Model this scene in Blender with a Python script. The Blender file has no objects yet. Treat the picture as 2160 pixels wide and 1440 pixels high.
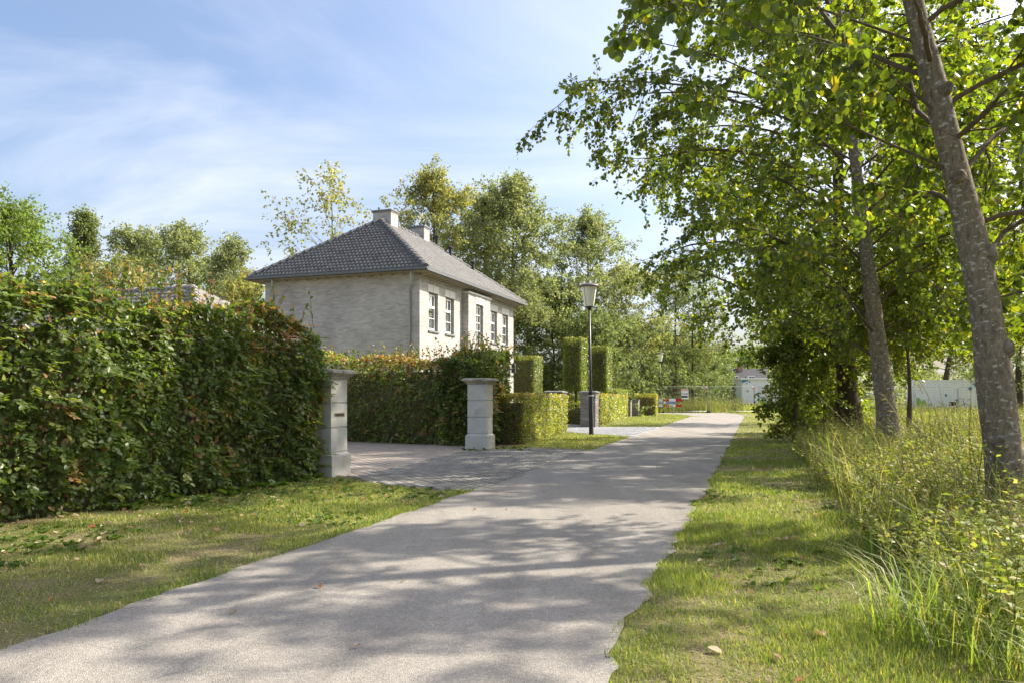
import bpy, bmesh, math, random
import numpy as np
from mathutils import Vector, Matrix

# ---------------------------------------------------------------- camera, sky, sun, exposure
SC = bpy.context.scene
COL = SC.collection
CAM_H = 1.15
F = 1600.0 / 2160.0                      # focal length / image width
cam_d = bpy.data.cameras.new("camera")
cam = bpy.data.objects.new("camera", cam_d)
COL.objects.link(cam)
cam.location = (0, 0, CAM_H)
cam.rotation_euler = (math.radians(90), 0, 0)
cam_d.sensor_width = 36.0
cam_d.lens = F * 36.0
cam_d.shift_y = 118.0 / 2160.0
cam_d.clip_start = 0.05
cam_d.clip_end = 3000
SC.camera = cam

SUN_EL = math.radians(40)
SUN_AZ = math.radians(69)                # clockwise from +Y (the view direction) towards +X
sun_dir = Vector((math.sin(SUN_AZ) * math.cos(SUN_EL), math.cos(SUN_AZ) * math.cos(SUN_EL), math.sin(SUN_EL)))
sd = bpy.data.lights.new("sun", 'SUN')
sd.energy = 2.25
sd.angle = math.radians(0.9)
sd.color = (1.0, 0.92, 0.78)
sun = bpy.data.objects.new("sun", sd)
COL.objects.link(sun)
sun.rotation_euler = sun_dir.to_track_quat('Z', 'Y').to_euler()
sun.location = (20, 8, 30)

W = bpy.data.worlds.new("World")
SC.world = W
W.use_nodes = True
wn, wl = W.node_tree.nodes, W.node_tree.links
wn.clear()
w_out = wn.new('ShaderNodeOutputWorld')
w_bg = wn.new('ShaderNodeBackground')
w_sky = wn.new('ShaderNodeTexSky')
w_sky.sky_type = 'NISHITA'
w_sky.sun_disc = False
w_sky.sun_elevation = SUN_EL
w_sky.sun_rotation = SUN_AZ
w_sky.altitude = 0
w_sky.air_density = 1.0
w_sky.dust_density = 5.0
w_sky.ozone_density = 3.8
w_bg.inputs['Strength'].default_value = 0.064
# thin high cloud: noise on the sky plane (direction divided by its height)
tc = wn.new('ShaderNodeTexCoord')
sep = wn.new('ShaderNodeSeparateXYZ')
wl.new(tc.outputs['Generated'], sep.inputs[0])
zc = wn.new('ShaderNodeMath'); zc.operation = 'MAXIMUM'; zc.inputs[1].default_value = 0.0
wl.new(sep.outputs['Z'], zc.inputs[0])
za = wn.new('ShaderNodeMath'); za.operation = 'ADD'; za.inputs[1].default_value = 0.14
wl.new(zc.outputs[0], za.inputs[0])
dx = wn.new('ShaderNodeMath'); dx.operation = 'DIVIDE'
dy = wn.new('ShaderNodeMath'); dy.operation = 'DIVIDE'
wl.new(sep.outputs['X'], dx.inputs[0]); wl.new(za.outputs[0], dx.inputs[1])
wl.new(sep.outputs['Y'], dy.inputs[0]); wl.new(za.outputs[0], dy.inputs[1])
cmb = wn.new('ShaderNodeCombineXYZ')
wl.new(dx.outputs[0], cmb.inputs[0]); wl.new(dy.outputs[0], cmb.inputs[1])
mp = wn.new('ShaderNodeMapping')
mp.inputs['Rotation'].default_value = (0, 0, math.radians(20))
mp.inputs['Scale'].default_value = (0.62, 1.05, 1)
mp.inputs['Location'].default_value = (-4.29, -3.63, 5.66)
wl.new(cmb.outputs[0], mp.inputs[0])
n1 = wn.new('ShaderNodeTexNoise'); n1.inputs['Scale'].default_value = 1.25
n1.inputs['Detail'].default_value = 7; n1.inputs['Roughness'].default_value = 0.56
n1.inputs['Distortion'].default_value = 0.7
wl.new(mp.outputs[0], n1.inputs['Vector'])
n2 = wn.new('ShaderNodeTexNoise'); n2.inputs['Scale'].default_value = 0.55; n2.inputs['Detail'].default_value = 3
wl.new(mp.outputs[0], n2.inputs['Vector'])
mul = wn.new('ShaderNodeMath'); mul.operation = 'MULTIPLY'
wl.new(n1.outputs['Fac'], mul.inputs[0]); wl.new(n2.outputs['Fac'], mul.inputs[1])
crp = wn.new('ShaderNodeValToRGB')
crp.color_ramp.elements[0].position = 0.17; crp.color_ramp.elements[0].color = (0.03, 0.03, 0.03, 1)
crp.color_ramp.elements[1].position = 0.41; crp.color_ramp.elements[1].color = (0.75, 0.75, 0.75, 1)
wl.new(mul.outputs[0], crp.inputs[0])
mixc = wn.new('ShaderNodeMix'); mixc.data_type = 'RGBA'
wl.new(crp.outputs[0], mixc.inputs[0])
wl.new(w_sky.outputs[0], mixc.inputs[6])
mixc.inputs[7].default_value = (4.5, 4.6, 5.0, 1)
wl.new(mixc.outputs[2], w_bg.inputs['Color'])
wl.new(w_bg.outputs[0], w_out.inputs[0])

SC.view_settings.view_transform = 'Standard'
SC.view_settings.look = 'None'
SC.view_settings.exposure = 2.1
SC.view_settings.gamma = 1.0
SC.view_settings.use_curve_mapping = False
SC.render.engine = 'CYCLES'
SC.cycles.max_bounces = 7
SC.cycles.diffuse_bounces = 4
SC.cycles.transmission_bounces = 4
SC.cycles.transparent_max_bounces = 6
SC.cycles.caustics_reflective = False
SC.cycles.caustics_refractive = False
SC.cycles.use_denoising = True

# ---------------------------------------------------------------- helpers
RNG = np.random.default_rng(11)

def gpt(px, py):                         # a pixel of the photograph on flat ground -> plan position
    d = CAM_H * 1600.0 / (py - 838.0)
    return ((px - 1080.0) / 1600.0 * d, d)

def wpt(px, py, d):                      # a pixel at a known distance -> point
    return ((px - 1080.0) / 1600.0 * d, d, CAM_H + (838.0 - py) / 1600.0 * d)

def gz(x, y):                            # terrain height
    t = np.clip((np.asarray(y, float) - 62.0) / 6.0, 0, 1)
    return 0.25 * t * t * (3 - 2 * t)

def lx(d): return -3.40 + 0.310 * d      # road edges
def rx(d): return -0.62 + 0.320 * d

def hash3(i, j, k):
    n = (i.astype(np.int64) * 73856093) ^ (j.astype(np.int64) * 19349663) ^ (k.astype(np.int64) * 83492791)
    n = n & 0xffffffff
    n = ((n ^ (n >> 13)) * 1274126177) & 0xffffffff
    n = n ^ (n >> 16)
    return (n & 0xffff) / 65535.0

def vnoise(p):
    p = np.asarray(p, float)
    f = np.floor(p); t = p - f; t = t * t * (3 - 2 * t)
    i, j, k = f[:, 0], f[:, 1], f[:, 2]
    r = 0
    for a in (0, 1):
        for b in (0, 1):
            for c in (0, 1):
                w = (t[:, 0] if a else 1 - t[:, 0]) * (t[:, 1] if b else 1 - t[:, 1]) * (t[:, 2] if c else 1 - t[:, 2])
                r = r + w * hash3(i + a, j + b, k + c)
    return r

def nrm(v):
    return v / np.maximum(np.linalg.norm(v, axis=-1, keepdims=True), 1e-9)

def mesh_np(name, verts, faces_list, fcol=None, smooth=False):
    """faces_list: list of (N,k) index arrays; fcol: list of (N,3) colours, same order"""
    me = bpy.data.meshes.new(name)
    verts = np.ascontiguousarray(verts, dtype=np.float32)
    me.vertices.add(len(verts))
    me.vertices.foreach_set('co', verts.ravel())
    nl = sum(f.size for f in faces_list); npoly = sum(len(f) for f in faces_list)
    me.loops.add(nl); me.polygons.add(npoly)
    me.loops.foreach_set('vertex_index', np.concatenate([f.ravel() for f in faces_list]).astype(np.int32))
    starts, s = [], 0
    for f in faces_list:
        k = f.shape[1]
        starts.append(np.arange(len(f)) * k + s); s += f.size
    me.polygons.foreach_set('loop_start', np.concatenate(starts).astype(np.int32))
    if fcol is not None:
        at = me.attributes.new('tint', 'FLOAT_COLOR', 'FACE')
        c = np.concatenate(fcol); c = np.concatenate([c, np.ones((len(c), 1))], 1).astype(np.float32)
        at.data.foreach_set('color', c.ravel())
    me.update(calc_edges=True)
    if smooth:
        me.polygons.foreach_set('use_smooth', np.ones(npoly, dtype=bool))
    return me

def obj(name, me, mat=None, parent=None, label=None, cat=None, group=None, kind=None, loc=None, rot=None):
    o = bpy.data.objects.new(name, me)
    COL.objects.link(o)
    if mat is not None and me is not None and len(me.materials) == 0:
        me.materials.append(mat)
    if parent: o.parent = parent
    if loc is not None: o.location = loc
    if rot is not None: o.rotation_euler = rot
    if label: o['label'] = label
    if cat: o['category'] = cat
    if group: o['group'] = group
    if kind: o['kind'] = kind
    return o

def empty(name, loc, rotz, label, cat, group=None):
    return obj(name, None, None, None, label, cat, group, None, loc, (0, 0, rotz))

class MB:
    """collects simple solids into one mesh"""
    def __init__(s): s.v = []; s.f = []
    def add(s, vs, fs):
        b = len(s.v); s.v += [tuple(v) for v in vs]; s.f += [tuple(i + b for i in f) for f in fs]
    def box(s, x0, x1, y0, y1, z0, z1):
        s.add([(x0, y0, z0), (x1, y0, z0), (x1, y1, z0), (x0, y1, z0), (x0, y0, z1), (x1, y0, z1), (x1, y1, z1), (x0, y1, z1)],
              [(0, 3, 2, 1), (4, 5, 6, 7), (0, 1, 5, 4), (1, 2, 6, 5), (2, 3, 7, 6), (3, 0, 4, 7)])
        return s
    def frustum(s, cx, cy, w0, d0, z0, w1, d1, z1):
        a, b, c, d = w0 / 2, d0 / 2, w1 / 2, d1 / 2
        s.add([(cx - a, cy - b, z0), (cx + a, cy - b, z0), (cx + a, cy + b, z0), (cx - a, cy + b, z0),
               (cx - c, cy - d, z1), (cx + c, cy - d, z1), (cx + c, cy + d, z1), (cx - c, cy + d, z1)],
              [(0, 3, 2, 1), (4, 5, 6, 7), (0, 1, 5, 4), (1, 2, 6, 5), (2, 3, 7, 6), (3, 0, 4, 7)])
        return s
    def lathe(s, prof, n=20, cx=0, cy=0):
        vs, fs = [], []
        for r, z in prof:
            for i in range(n):
                a = 2 * math.pi * i / n
                vs.append((cx + r * math.cos(a), cy + r * math.sin(a), z))
        for j in range(len(prof) - 1):
            for i in range(n):
                k = (i + 1) % n
                fs.append((j * n + i, j * n + k, (j + 1) * n + k, (j + 1) * n + i))
        fs.append(tuple(range(n))[::-1]); fs.append(tuple((len(prof) - 1) * n + i for i in range(n)))
        s.add(vs, fs); return s
    def tube(s, pts, rads, n=8):
        pts = [Vector(p) for p in pts]
        if not hasattr(rads, '__len__'): rads = [rads] * len(pts)
        vs, fs = [], []
        for i, p in enumerate(pts):
            t = (pts[min(i + 1, len(pts) - 1)] - pts[max(i - 1, 0)]).normalized()
            ref = Vector((0, 0, 1)) if abs(t.z) < 0.9 else Vector((1, 0, 0))
            a = t.cross(ref).normalized(); b = t.cross(a)
            for k in range(n):
                g = 2 * math.pi * k / n
                vs.append(p + (a * math.cos(g) + b * math.sin(g)) * rads[i])
        for i in range(len(pts) - 1):
            for k in range(n):
                m = (k + 1) % n
                fs.append((i * n + k, i * n + m, (i + 1) * n + m, (i + 1) * n + k))
        fs.append(tuple(range(n))[::-1]); fs.append(tuple((len(pts) - 1) * n + i for i in range(n)))
        s.add(vs, fs); return s
    def mesh(s, name, bevel=0.0, smooth=False):
        me = bpy.data.meshes.new(name)
        me.from_pydata(s.v, [], s.f); me.update()
        bm = bmesh.new(); bm.from_mesh(me)
        bmesh.ops.recalc_face_normals(bm, faces=bm.faces)
        if bevel > 0:
            es = [e for e in bm.edges if e.is_manifold and e.calc_face_angle(0) > 0.5]
            bmesh.ops.bevel(bm, geom=es, offset=bevel, segments=2, affect='EDGES', profile=0.5)
        bm.to_mesh(me); bm.free()
        if smooth:
            for p in me.polygons: p.use_smooth = True
        return me

# ---------------------------------------------------------------- materials
def new_mat(name):
    m = bpy.data.materials.new(name); m.use_nodes = True
    nt = m.node_tree; nt.nodes.clear()
    out = nt.nodes.new('ShaderNodeOutputMaterial')
    return m, nt, out

def N(nt, t, **kw):
    n = nt.nodes.new(t)
    for k, v in kw.items():
        if k.startswith('i_'):
            n.inputs[k[2:].replace('_', ' ')].default_value = v
        else: setattr(n, k, v)
    return n

def ramp(nt, stops):
    r = N(nt, 'ShaderNodeValToRGB')
    e = r.color_ramp.elements
    while len(e) < len(stops): e.new(0.5)
    for i, (p, c) in enumerate(stops):
        e[i].position = p; e[i].color = (c[0], c[1], c[2], 1) if hasattr(c, '__len__') else (c, c, c, 1)
    return r

def mixrgb(nt, fac, a, b, mode='MIX'):
    m = N(nt, 'ShaderNodeMix', data_type='RGBA', blend_type=mode)
    for inp, v in ((0, fac), (6, a), (7, b)):
        if hasattr(v, 'is_output'): nt.links.new(v, m.inputs[inp])
        elif inp == 0: m.inputs[0].default_value = v
        else: m.inputs[inp].default_value = (v[0], v[1], v[2], 1)
    return m.outputs[2]

def surf(name, base, rough=0.8, spec=0.3, var=0.25, scale=6.0, bump=0.0, bscale=60.0, metal=0.0, dirt=None, dscale=1.2, dlo=0.5, dhi=0.75):
    """plain painted / mineral surface with mottling, fine relief and optional dirt patches"""
    m, nt, out = new_mat(name); L = nt.links
    p = N(nt, 'ShaderNodeBsdfPrincipled'); L.new(p.outputs[0], out.inputs[0])
    tcn = N(nt, 'ShaderNodeTexCoord')
    nz = N(nt, 'ShaderNodeTexNoise', i_Scale=scale, i_Detail=5.0, i_Roughness=0.6)
    L.new(tcn.outputs['Object'], nz.inputs['Vector'])
    lo = [c * (1 - var) for c in base]; hi = [min(1, c * (1 + var)) for c in base]
    r = ramp(nt, [(0.3, lo), (0.7, hi)]); L.new(nz.outputs['Fac'], r.inputs[0])
    col = r.outputs[0]
    if dirt is not None:
        dn = N(nt, 'ShaderNodeTexNoise', i_Scale=dscale, i_Detail=6.0, i_Roughness=0.65)
        L.new(tcn.outputs['Object'], dn.inputs['Vector'])
        dr = ramp(nt, [(dlo, 0.0), (dhi, 1.0)]); L.new(dn.outputs['Fac'], dr.inputs[0])
        col = mixrgb(nt, dr.outputs[0], col, dirt)
    L.new(col, p.inputs['Base Color'])
    p.inputs['Roughness'].default_value = rough
    p.inputs['Specular IOR Level'].default_value = spec
    p.inputs['Metallic'].default_value = metal
    if bump > 0:
        bn = N(nt, 'ShaderNodeTexNoise', i_Scale=bscale, i_Detail=4.0)
        L.new(tcn.outputs['Object'], bn.inputs['Vector'])
        b = N(nt, 'ShaderNodeBump', i_Strength=bump, i_Distance=0.01)
        L.new(bn.outputs['Fac'], b.inputs['Height']); L.new(b.outputs[0], p.inputs['Normal'])
    return m

def leaf_mat(name, trans=0.42, tcol=(1.9, 2.1, 0.55), rough=0.42, spec=0.45):
    m, nt, out = new_mat(name); L = nt.links
    at = N(nt, 'ShaderNodeAttribute', attribute_name='tint')
    p = N(nt, 'ShaderNodeBsdfPrincipled')
    p.inputs['Roughness'].default_value = rough
    p.inputs['Specular IOR Level'].default_value = spec
    L.new(at.outputs['Color'], p.inputs['Base Color'])
    t = N(nt, 'ShaderNodeBsdfTranslucent')
    tm = mixrgb(nt, 1.0, at.outputs['Color'], tcol, 'MULTIPLY')
    L.new(tm, t.inputs['Color'])
    mx = N(nt, 'ShaderNodeMixShader'); mx.inputs[0].default_value = trans
    L.new(p.outputs[0], mx.inputs[1]); L.new(t.outputs[0], mx.inputs[2]); L.new(mx.outputs[0], out.inputs[0])
    return m

def asphalt_mat():
    m, nt, out = new_mat('asphalt'); L = nt.links
    p = N(nt, 'ShaderNodeBsdfPrincipled'); L.new(p.outputs[0], out.inputs[0])
    tcn = N(nt, 'ShaderNodeTexCoord')
    big = N(nt, 'ShaderNodeTexNoise', i_Scale=0.9, i_Detail=6.0, i_Roughness=0.6)
    mid = N(nt, 'ShaderNodeTexNoise', i_Scale=45.0, i_Detail=3.0, i_Roughness=0.7)
    vor = N(nt, 'ShaderNodeTexVoronoi', i_Scale=190.0)
    for n_ in (big, mid, vor): L.new(tcn.outputs['Object'], n_.inputs['Vector'])
    r1 = ramp(nt, [(0.3, (0.270, 0.245, 0.216)), (0.7, (0.335, 0.305, 0.268))]); L.new(big.outputs['Fac'], r1.inputs[0])
    r2 = ramp(nt, [(0.3, 0.80), (0.7, 1.16)]); L.new(mid.outputs['Fac'], r2.inputs[0])
    c = mixrgb(nt, 1.0, r1.outputs[0], r2.outputs[0], 'MULTIPLY')
    r3 = ramp(nt, [(0.0, 0.66), (0.5, 0.96), (1.0, 1.42)]); L.new(vor.outputs['Color'], r3.inputs[0])
    c = mixrgb(nt, 0.85, c, r3.outputs[0], 'MULTIPLY')
    rot = N(nt, 'ShaderNodeMapping'); rot.inputs['Rotation'].default_value = (0, 0, math.radians(17.3)); rot.inputs['Scale'].default_value = (1.5, 0.10, 1)
    L.new(tcn.outputs['Object'], rot.inputs[0])
    wn_ = N(nt, 'ShaderNodeTexNoise', i_Scale=1.7, i_Detail=4.0, i_Roughness=0.55); L.new(rot.outputs[0], wn_.inputs['Vector'])
    r4 = ramp(nt, [(0.34, 0.84), (0.66, 1.10)]); L.new(wn_.outputs['Fac'], r4.inputs[0])
    c = mixrgb(nt, 1.0, c, r4.outputs[0], 'MULTIPLY')
    wob = N(nt, 'ShaderNodeTexNoise', i_Scale=2.5, i_Detail=5.0); L.new(tcn.outputs['Object'], wob.inputs['Vector'])
    vm = N(nt, 'ShaderNodeMix', data_type='VECTOR'); vm.inputs[0].default_value = .18
    L.new(tcn.outputs['Object'], vm.inputs[4]); L.new(wob.outputs['Color'], vm.inputs[5])
    cr = N(nt, 'ShaderNodeTexVoronoi', feature='DISTANCE_TO_EDGE', i_Scale=0.55); L.new(vm.outputs[1], cr.inputs['Vector'])
    r5 = ramp(nt, [(0.0, 1.0), (0.006, 0.0)]); L.new(cr.outputs['Distance'], r5.inputs[0])
    r6 = ramp(nt, [(0.50, 0.0), (0.62, 0.35)]); L.new(big.outputs['Fac'], r6.inputs[0])
    cm_ = N(nt, 'ShaderNodeMath', operation='MULTIPLY'); L.new(r5.outputs[0], cm_.inputs[0]); L.new(r6.outputs[0], cm_.inputs[1])
    c = mixrgb(nt, cm_.outputs[0], c, (0.09, 0.08, 0.07))
    L.new(c, p.inputs['Base Color'])
    p.inputs['Roughness'].default_value = 0.82; p.inputs['Specular IOR Level'].default_value = 0.25
    b = N(nt, 'ShaderNodeBump', i_Strength=0.55, i_Distance=0.008)
    L.new(vor.outputs['Distance'], b.inputs['Height']); L.new(b.outputs[0], p.inputs['Normal'])
    return m

def ground_mat():
    m, nt, out = new_mat('ground_soil'); L = nt.links
    p = N(nt, 'ShaderNodeBsdfPrincipled'); L.new(p.outputs[0], out.inputs[0])
    tcn = N(nt, 'ShaderNodeTexCoord')
    a = N(nt, 'ShaderNodeTexNoise', i_Scale=0.8, i_Detail=6.0, i_Roughness=0.65)
    b_ = N(nt, 'ShaderNodeTexNoise', i_Scale=55.0, i_Detail=6.0, i_Roughness=0.75)
    for n_ in (a, b_): L.new(tcn.outputs['Object'], n_.inputs['Vector'])
    r1 = ramp(nt, [(0.38, (0.30, 0.23, 0.15)), (0.52, (0.20, 0.20, 0.075)), (0.68, (0.15, 0.19, 0.05))]); L.new(a.outputs['Fac'], r1.inputs[0])
    r2 = ramp(nt, [(0.32, 0.45), (0.5, 0.95), (0.68, 1.5)]); L.new(b_.outputs['Fac'], r2.inputs[0])
    c = mixrgb(nt, 1.0, r1.outputs[0], r2.outputs[0], 'MULTIPLY')
    L.new(c, p.inputs['Base Color']); p.inputs['Roughness'].default_value = 0.95; p.inputs['Specular IOR Level'].default_value = 0.1
    bu = N(nt, 'ShaderNodeBump', i_Strength=0.8, i_Distance=0.03)
    L.new(b_.outputs['Fac'], bu.inputs['Height']); L.new(bu.outputs[0], p.inputs['Normal'])
    return m

def tint_mat(name, rough=0.85, nscale=40.0, bump=0.3, spec=0.2):
    m, nt, out = new_mat(name); L = nt.links
    p = N(nt, 'ShaderNodeBsdfPrincipled'); L.new(p.outputs[0], out.inputs[0])
    at = N(nt, 'ShaderNodeAttribute', attribute_name='tint')
    tcn = N(nt, 'ShaderNodeTexCoord')
    nz = N(nt, 'ShaderNodeTexNoise', i_Scale=nscale, i_Detail=4.0, i_Roughness=0.65)
    L.new(tcn.outputs['Object'], nz.inputs['Vector'])
    r = ramp(nt, [(0.3, 0.72), (0.7, 1.22)]); L.new(nz.outputs['Fac'], r.inputs[0])
    L.new(mixrgb(nt, 1.0, at.outputs['Color'], r.outputs[0], 'MULTIPLY'), p.inputs['Base Color'])
    p.inputs['Roughness'].default_value = rough; p.inputs['Specular IOR Level'].default_value = spec
    b = N(nt, 'ShaderNodeBump', i_Strength=bump, i_Distance=0.01)
    L.new(nz.outputs['Fac'], b.inputs['Height']); L.new(b.outputs[0], p.inputs['Normal'])
    return m

def brick_wall_mat(name, c1, c2, mortar, bw=0.22, bh=0.065, swap=None):
    """brickwork seen from afar; object coordinates with the wall's own horizontal axis"""
    m, nt, out = new_mat(name); L = nt.links
    p = N(nt, 'ShaderNodeBsdfPrincipled'); L.new(p.outputs[0], out.inputs[0])
    tcn = N(nt, 'ShaderNodeTexCoord')
    sp = N(nt, 'ShaderNodeSeparateXYZ'); L.new(tcn.outputs['Object'], sp.inputs[0])
    ad = N(nt, 'ShaderNodeMath', operation='ADD'); L.new(sp.outputs['X'], ad.inputs[0]); L.new(sp.outputs['Y'], ad.inputs[1])
    cb = N(nt, 'ShaderNodeCombineXYZ'); L.new(ad.outputs[0], cb.inputs[0]); L.new(sp.outputs['Z'], cb.inputs[1])
    bt = N(nt, 'ShaderNodeTexBrick', offset=0.5)
    bt.inputs['Scale'].default_value = 1.0
    bt.inputs['Mortar Size'].default_value = 0.006
    bt.inputs['Mortar Smooth'].default_value = 0.3
    bt.inputs['Brick Width'].default_value = bw
    bt.inputs['Row Height'].default_value = bh
    bt.inputs['Bias'].default_value = 0.0
    bt.inputs['Color1'].default_value = (*c1, 1); bt.inputs['Color2'].default_value = (*c2, 1); bt.inputs['Mortar'].default_value = (*mortar, 1)
    L.new(cb.outputs[0], bt.inputs['Vector'])
    # slow stains and horizontal bands of differently fired bricks
    mpn = N(nt, 'ShaderNodeMapping'); mpn.inputs['Scale'].default_value = (0.7, 5.0, 1.0)
    L.new(cb.outputs[0], mpn.inputs[0])
    nz = N(nt, 'ShaderNodeTexNoise', i_Scale=1.6, i_Detail=6.0, i_Roughness=0.65); L.new(mpn.outputs[0], nz.inputs['Vector'])
    r = ramp(nt, [(0.3, 0.93), (0.7, 1.06)]); L.new(nz.outputs['Fac'], r.inputs[0])
    ns = N(nt, 'ShaderNodeTexNoise', i_Scale=0.7, i_Detail=5.0, i_Roughness=0.6); L.new(tcn.outputs['Object'], ns.inputs['Vector'])
    r2 = ramp(nt, [(0.35, 0.86), (0.65, 1.12)]); L.new(ns.outputs['Fac'], r2.inputs[0])
    c = mixrgb(nt, 1.0, bt.outputs['Color'], r.outputs[0], 'MULTIPLY')
    c = mixrgb(nt, 1.0, c, r2.outputs[0], 'MULTIPLY')
    L.new(c, p.inputs['Base Color']); p.inputs['Roughness'].default_value = 0.9; p.inputs['Specular IOR Level'].default_value = 0.15
    b = N(nt, 'ShaderNodeBump', i_Strength=0.6, i_Distance=0.012); b.invert = True
    L.new(bt.outputs['Fac'], b.inputs['Height']); L.new(b.outputs[0], p.inputs['Normal'])
    return m

def bark_mat(name, dark, light, lichen, lich_amt, vs=(9, 9, 2.2)):
    m, nt, out = new_mat(name); L = nt.links
    p = N(nt, 'ShaderNodeBsdfPrincipled'); L.new(p.outputs[0], out.inputs[0])
    tcn = N(nt, 'ShaderNodeTexCoord')
    mpn = N(nt, 'ShaderNodeMapping'); mpn.inputs['Scale'].default_value = vs; L.new(tcn.outputs['Object'], mpn.inputs[0])
    nz = N(nt, 'ShaderNodeTexNoise', i_Scale=2.2, i_Detail=8.0, i_Roughness=0.7, i_Distortion=0.4); L.new(mpn.outputs[0], nz.inputs['Vector'])
    r = ramp(nt, [(0.32, dark), (0.68, light)]); L.new(nz.outputs['Fac'], r.inputs[0])
    mp2 = N(nt, 'ShaderNodeMapping'); mp2.inputs['Scale'].default_value = (7, 7, 13); L.new(tcn.outputs['Object'], mp2.inputs[0])
    n2_ = N(nt, 'ShaderNodeTexNoise', i_Scale=2.6, i_Detail=4.0, i_Roughness=0.55); L.new(mp2.outputs[0], n2_.inputs['Vector'])
    r2 = ramp(nt, [(lich_amt, 0.0), (lich_amt + 0.06, 1.0)]); L.new(n2_.outputs['Fac'], r2.inputs[0])
    c = mixrgb(nt, r2.outputs[0], r.outputs[0], lichen)
    L.new(c, p.inputs['Base Color']); p.inputs['Roughness'].default_value = 0.9; p.inputs['Specular IOR Level'].default_value = 0.15
    b = N(nt, 'ShaderNodeBump', i_Strength=1.0, i_Distance=0.05)
    L.new(nz.outputs['Fac'], b.inputs['Height']); L.new(b.outputs[0], p.inputs['Normal'])
    return m

def glass_mat(name):
    m, nt, out = new_mat(name); L = nt.links
    t = N(nt, 'ShaderNodeBsdfTransparent'); t.inputs[0].default_value = (0.86, 0.9, 0.9, 1)
    g = N(nt, 'ShaderNodeBsdfGlossy'); g.inputs['Roughness'].default_value = 0.02
    fr = N(nt, 'ShaderNodeFresnel'); fr.inputs[0].default_value = 1.28
    mx = N(nt, 'ShaderNodeMixShader'); L.new(fr.outputs[0], mx.inputs[0]); L.new(t.outputs[0], mx.inputs[1]); L.new(g.outputs[0], mx.inputs[2])
    L.new(mx.outputs[0], out.inputs[0])
    return m

M = {}
M['asphalt'] = asphalt_mat()
M['ground'] = ground_mat()
M['paver'] = tint_mat('clay_paver')
M['sand'] = surf('jointing_sand', (0.25, 0.23, 0.195), 0.95, 0.1, 0.3, 30)
M['concrete'] = surf('cast_concrete', (0.48, 0.47, 0.43), 0.85, 0.25, 0.10, 5, 0.25, 90, dirt=(0.24, 0.24, 0.185), dscale=2.6, dlo=0.50, dhi=0.78)
M['concrete_cap'] = surf('weathered_concrete', (0.36, 0.34, 0.28), 0.9, 0.2, 0.22, 8, 0.4, 70, dirt=(0.16, 0.15, 0.11), dscale=5, dlo=0.5, dhi=0.7)
M['slot'] = surf('slot_bronze', (0.055, 0.04, 0.03), 0.5, 0.4, 0.3, 20)
M['house_brick'] = brick_wall_mat('house_brickwork', (0.365, 0.348, 0.325), (0.495, 0.475, 0.448), (0.40, 0.386, 0.364))
M['pier_brick'] = tint_mat('pier_brick', 0.9, 25, 0.5)
M['mortar'] = surf('mortar', (0.30, 0.28, 0.25), 0.95, 0.1, 0.2, 30)
M['pier_cap'] = surf('bluestone_cap', (0.17, 0.165, 0.155), 0.8, 0.25, 0.25, 9, 0.2, 60)
M['tile'] = surf('glazed_roof_tile', (0.13, 0.127, 0.127), 0.62, 0.25, 0.35, 3.5, 0.1, 40, dirt=(0.13, 0.13, 0.125), dscale=6, dlo=0.5, dhi=0.8)
M['old_tile'] = surf('weathered_roof_tile', (0.22, 0.20, 0.18), 0.7, 0.3, 0.35, 6, 0.1, 40, dirt=(0.33, 0.31, 0.27), dscale=9)
M['zinc'] = surf('zinc', (0.38, 0.39, 0.39), 0.5, 0.5, 0.12, 8, metal=0.3)
M['zinc_dark'] = surf('dark_gutter', (0.12, 0.125, 0.13), 0.5, 0.5, 0.15, 8, metal=0.2)
M['fascia'] = surf('painted_timber', (0.38, 0.35, 0.30), 0.7, 0.3, 0.1, 6)
M['soffit'] = surf('soffit_boards', (0.27, 0.235, 0.19), 0.8, 0.2, 0.15, 6)
M['white'] = surf('white_paint', (0.78, 0.78, 0.76), 0.4, 0.4, 0.05, 6)
M['frame_grey'] = surf('grey_window_frame', (0.16, 0.17, 0.19), 0.45, 0.4, 0.1, 8)
M['stone_trim'] = surf('pale_stone', (0.66, 0.65, 0.62), 0.8, 0.2, 0.08, 8)
M['bluestone'] = surf('bluestone', (0.22, 0.22, 0.22), 0.7, 0.3, 0.15, 8)
M['curtain'] = surf('curtain', (0.74, 0.71, 0.67), 0.95, 0.1, 0.12, 10)
M['glass'] = glass_mat('window_glass')
M['dark'] = surf('dark_void', (0.02, 0.02, 0.02), 0.9, 0.1, 0.2, 4)
M['vent'] = surf('vent_black', (0.035, 0.036, 0.04), 0.6, 0.3, 0.2, 8)
M['lamp_black'] = surf('lamp_post_paint', (0.016, 0.016, 0.022), 0.4, 0.5, 0.2, 8)
M['lamp_cap'] = surf('lamp_cap', (0.10, 0.085, 0.075), 0.5, 0.5, 0.2, 8)
M['lamp_glass'] = surf('opal_lamp_shade', (0.86, 0.83, 0.70), 0.35, 0.5, 0.06, 4)
M['steel'] = surf('galvanised_steel', (0.42, 0.43, 0.42), 0.45, 0.5, 0.15, 12, metal=0.4)
M['red'] = surf('barrier_red', (0.42, 0.012, 0.015), 0.45, 0.4, 0.12, 10)
M['barrier_white'] = surf('barrier_white', (0.72, 0.71, 0.68), 0.5, 0.4, 0.06, 10)
M['blue'] = surf('sign_blue', (0.05, 0.13, 0.40), 0.45, 0.4, 0.06, 10)
M['cab_white'] = surf('container_white', (0.80, 0.81, 0.82), 0.5, 0.4, 0.07, 3, dirt=(0.45, 0.45, 0.42), dscale=3, dlo=0.6, dhi=0.85)
M['cab_blue'] = surf('container_blue', (0.04, 0.20, 0.45), 0.5, 0.4, 0.1, 5)
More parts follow.
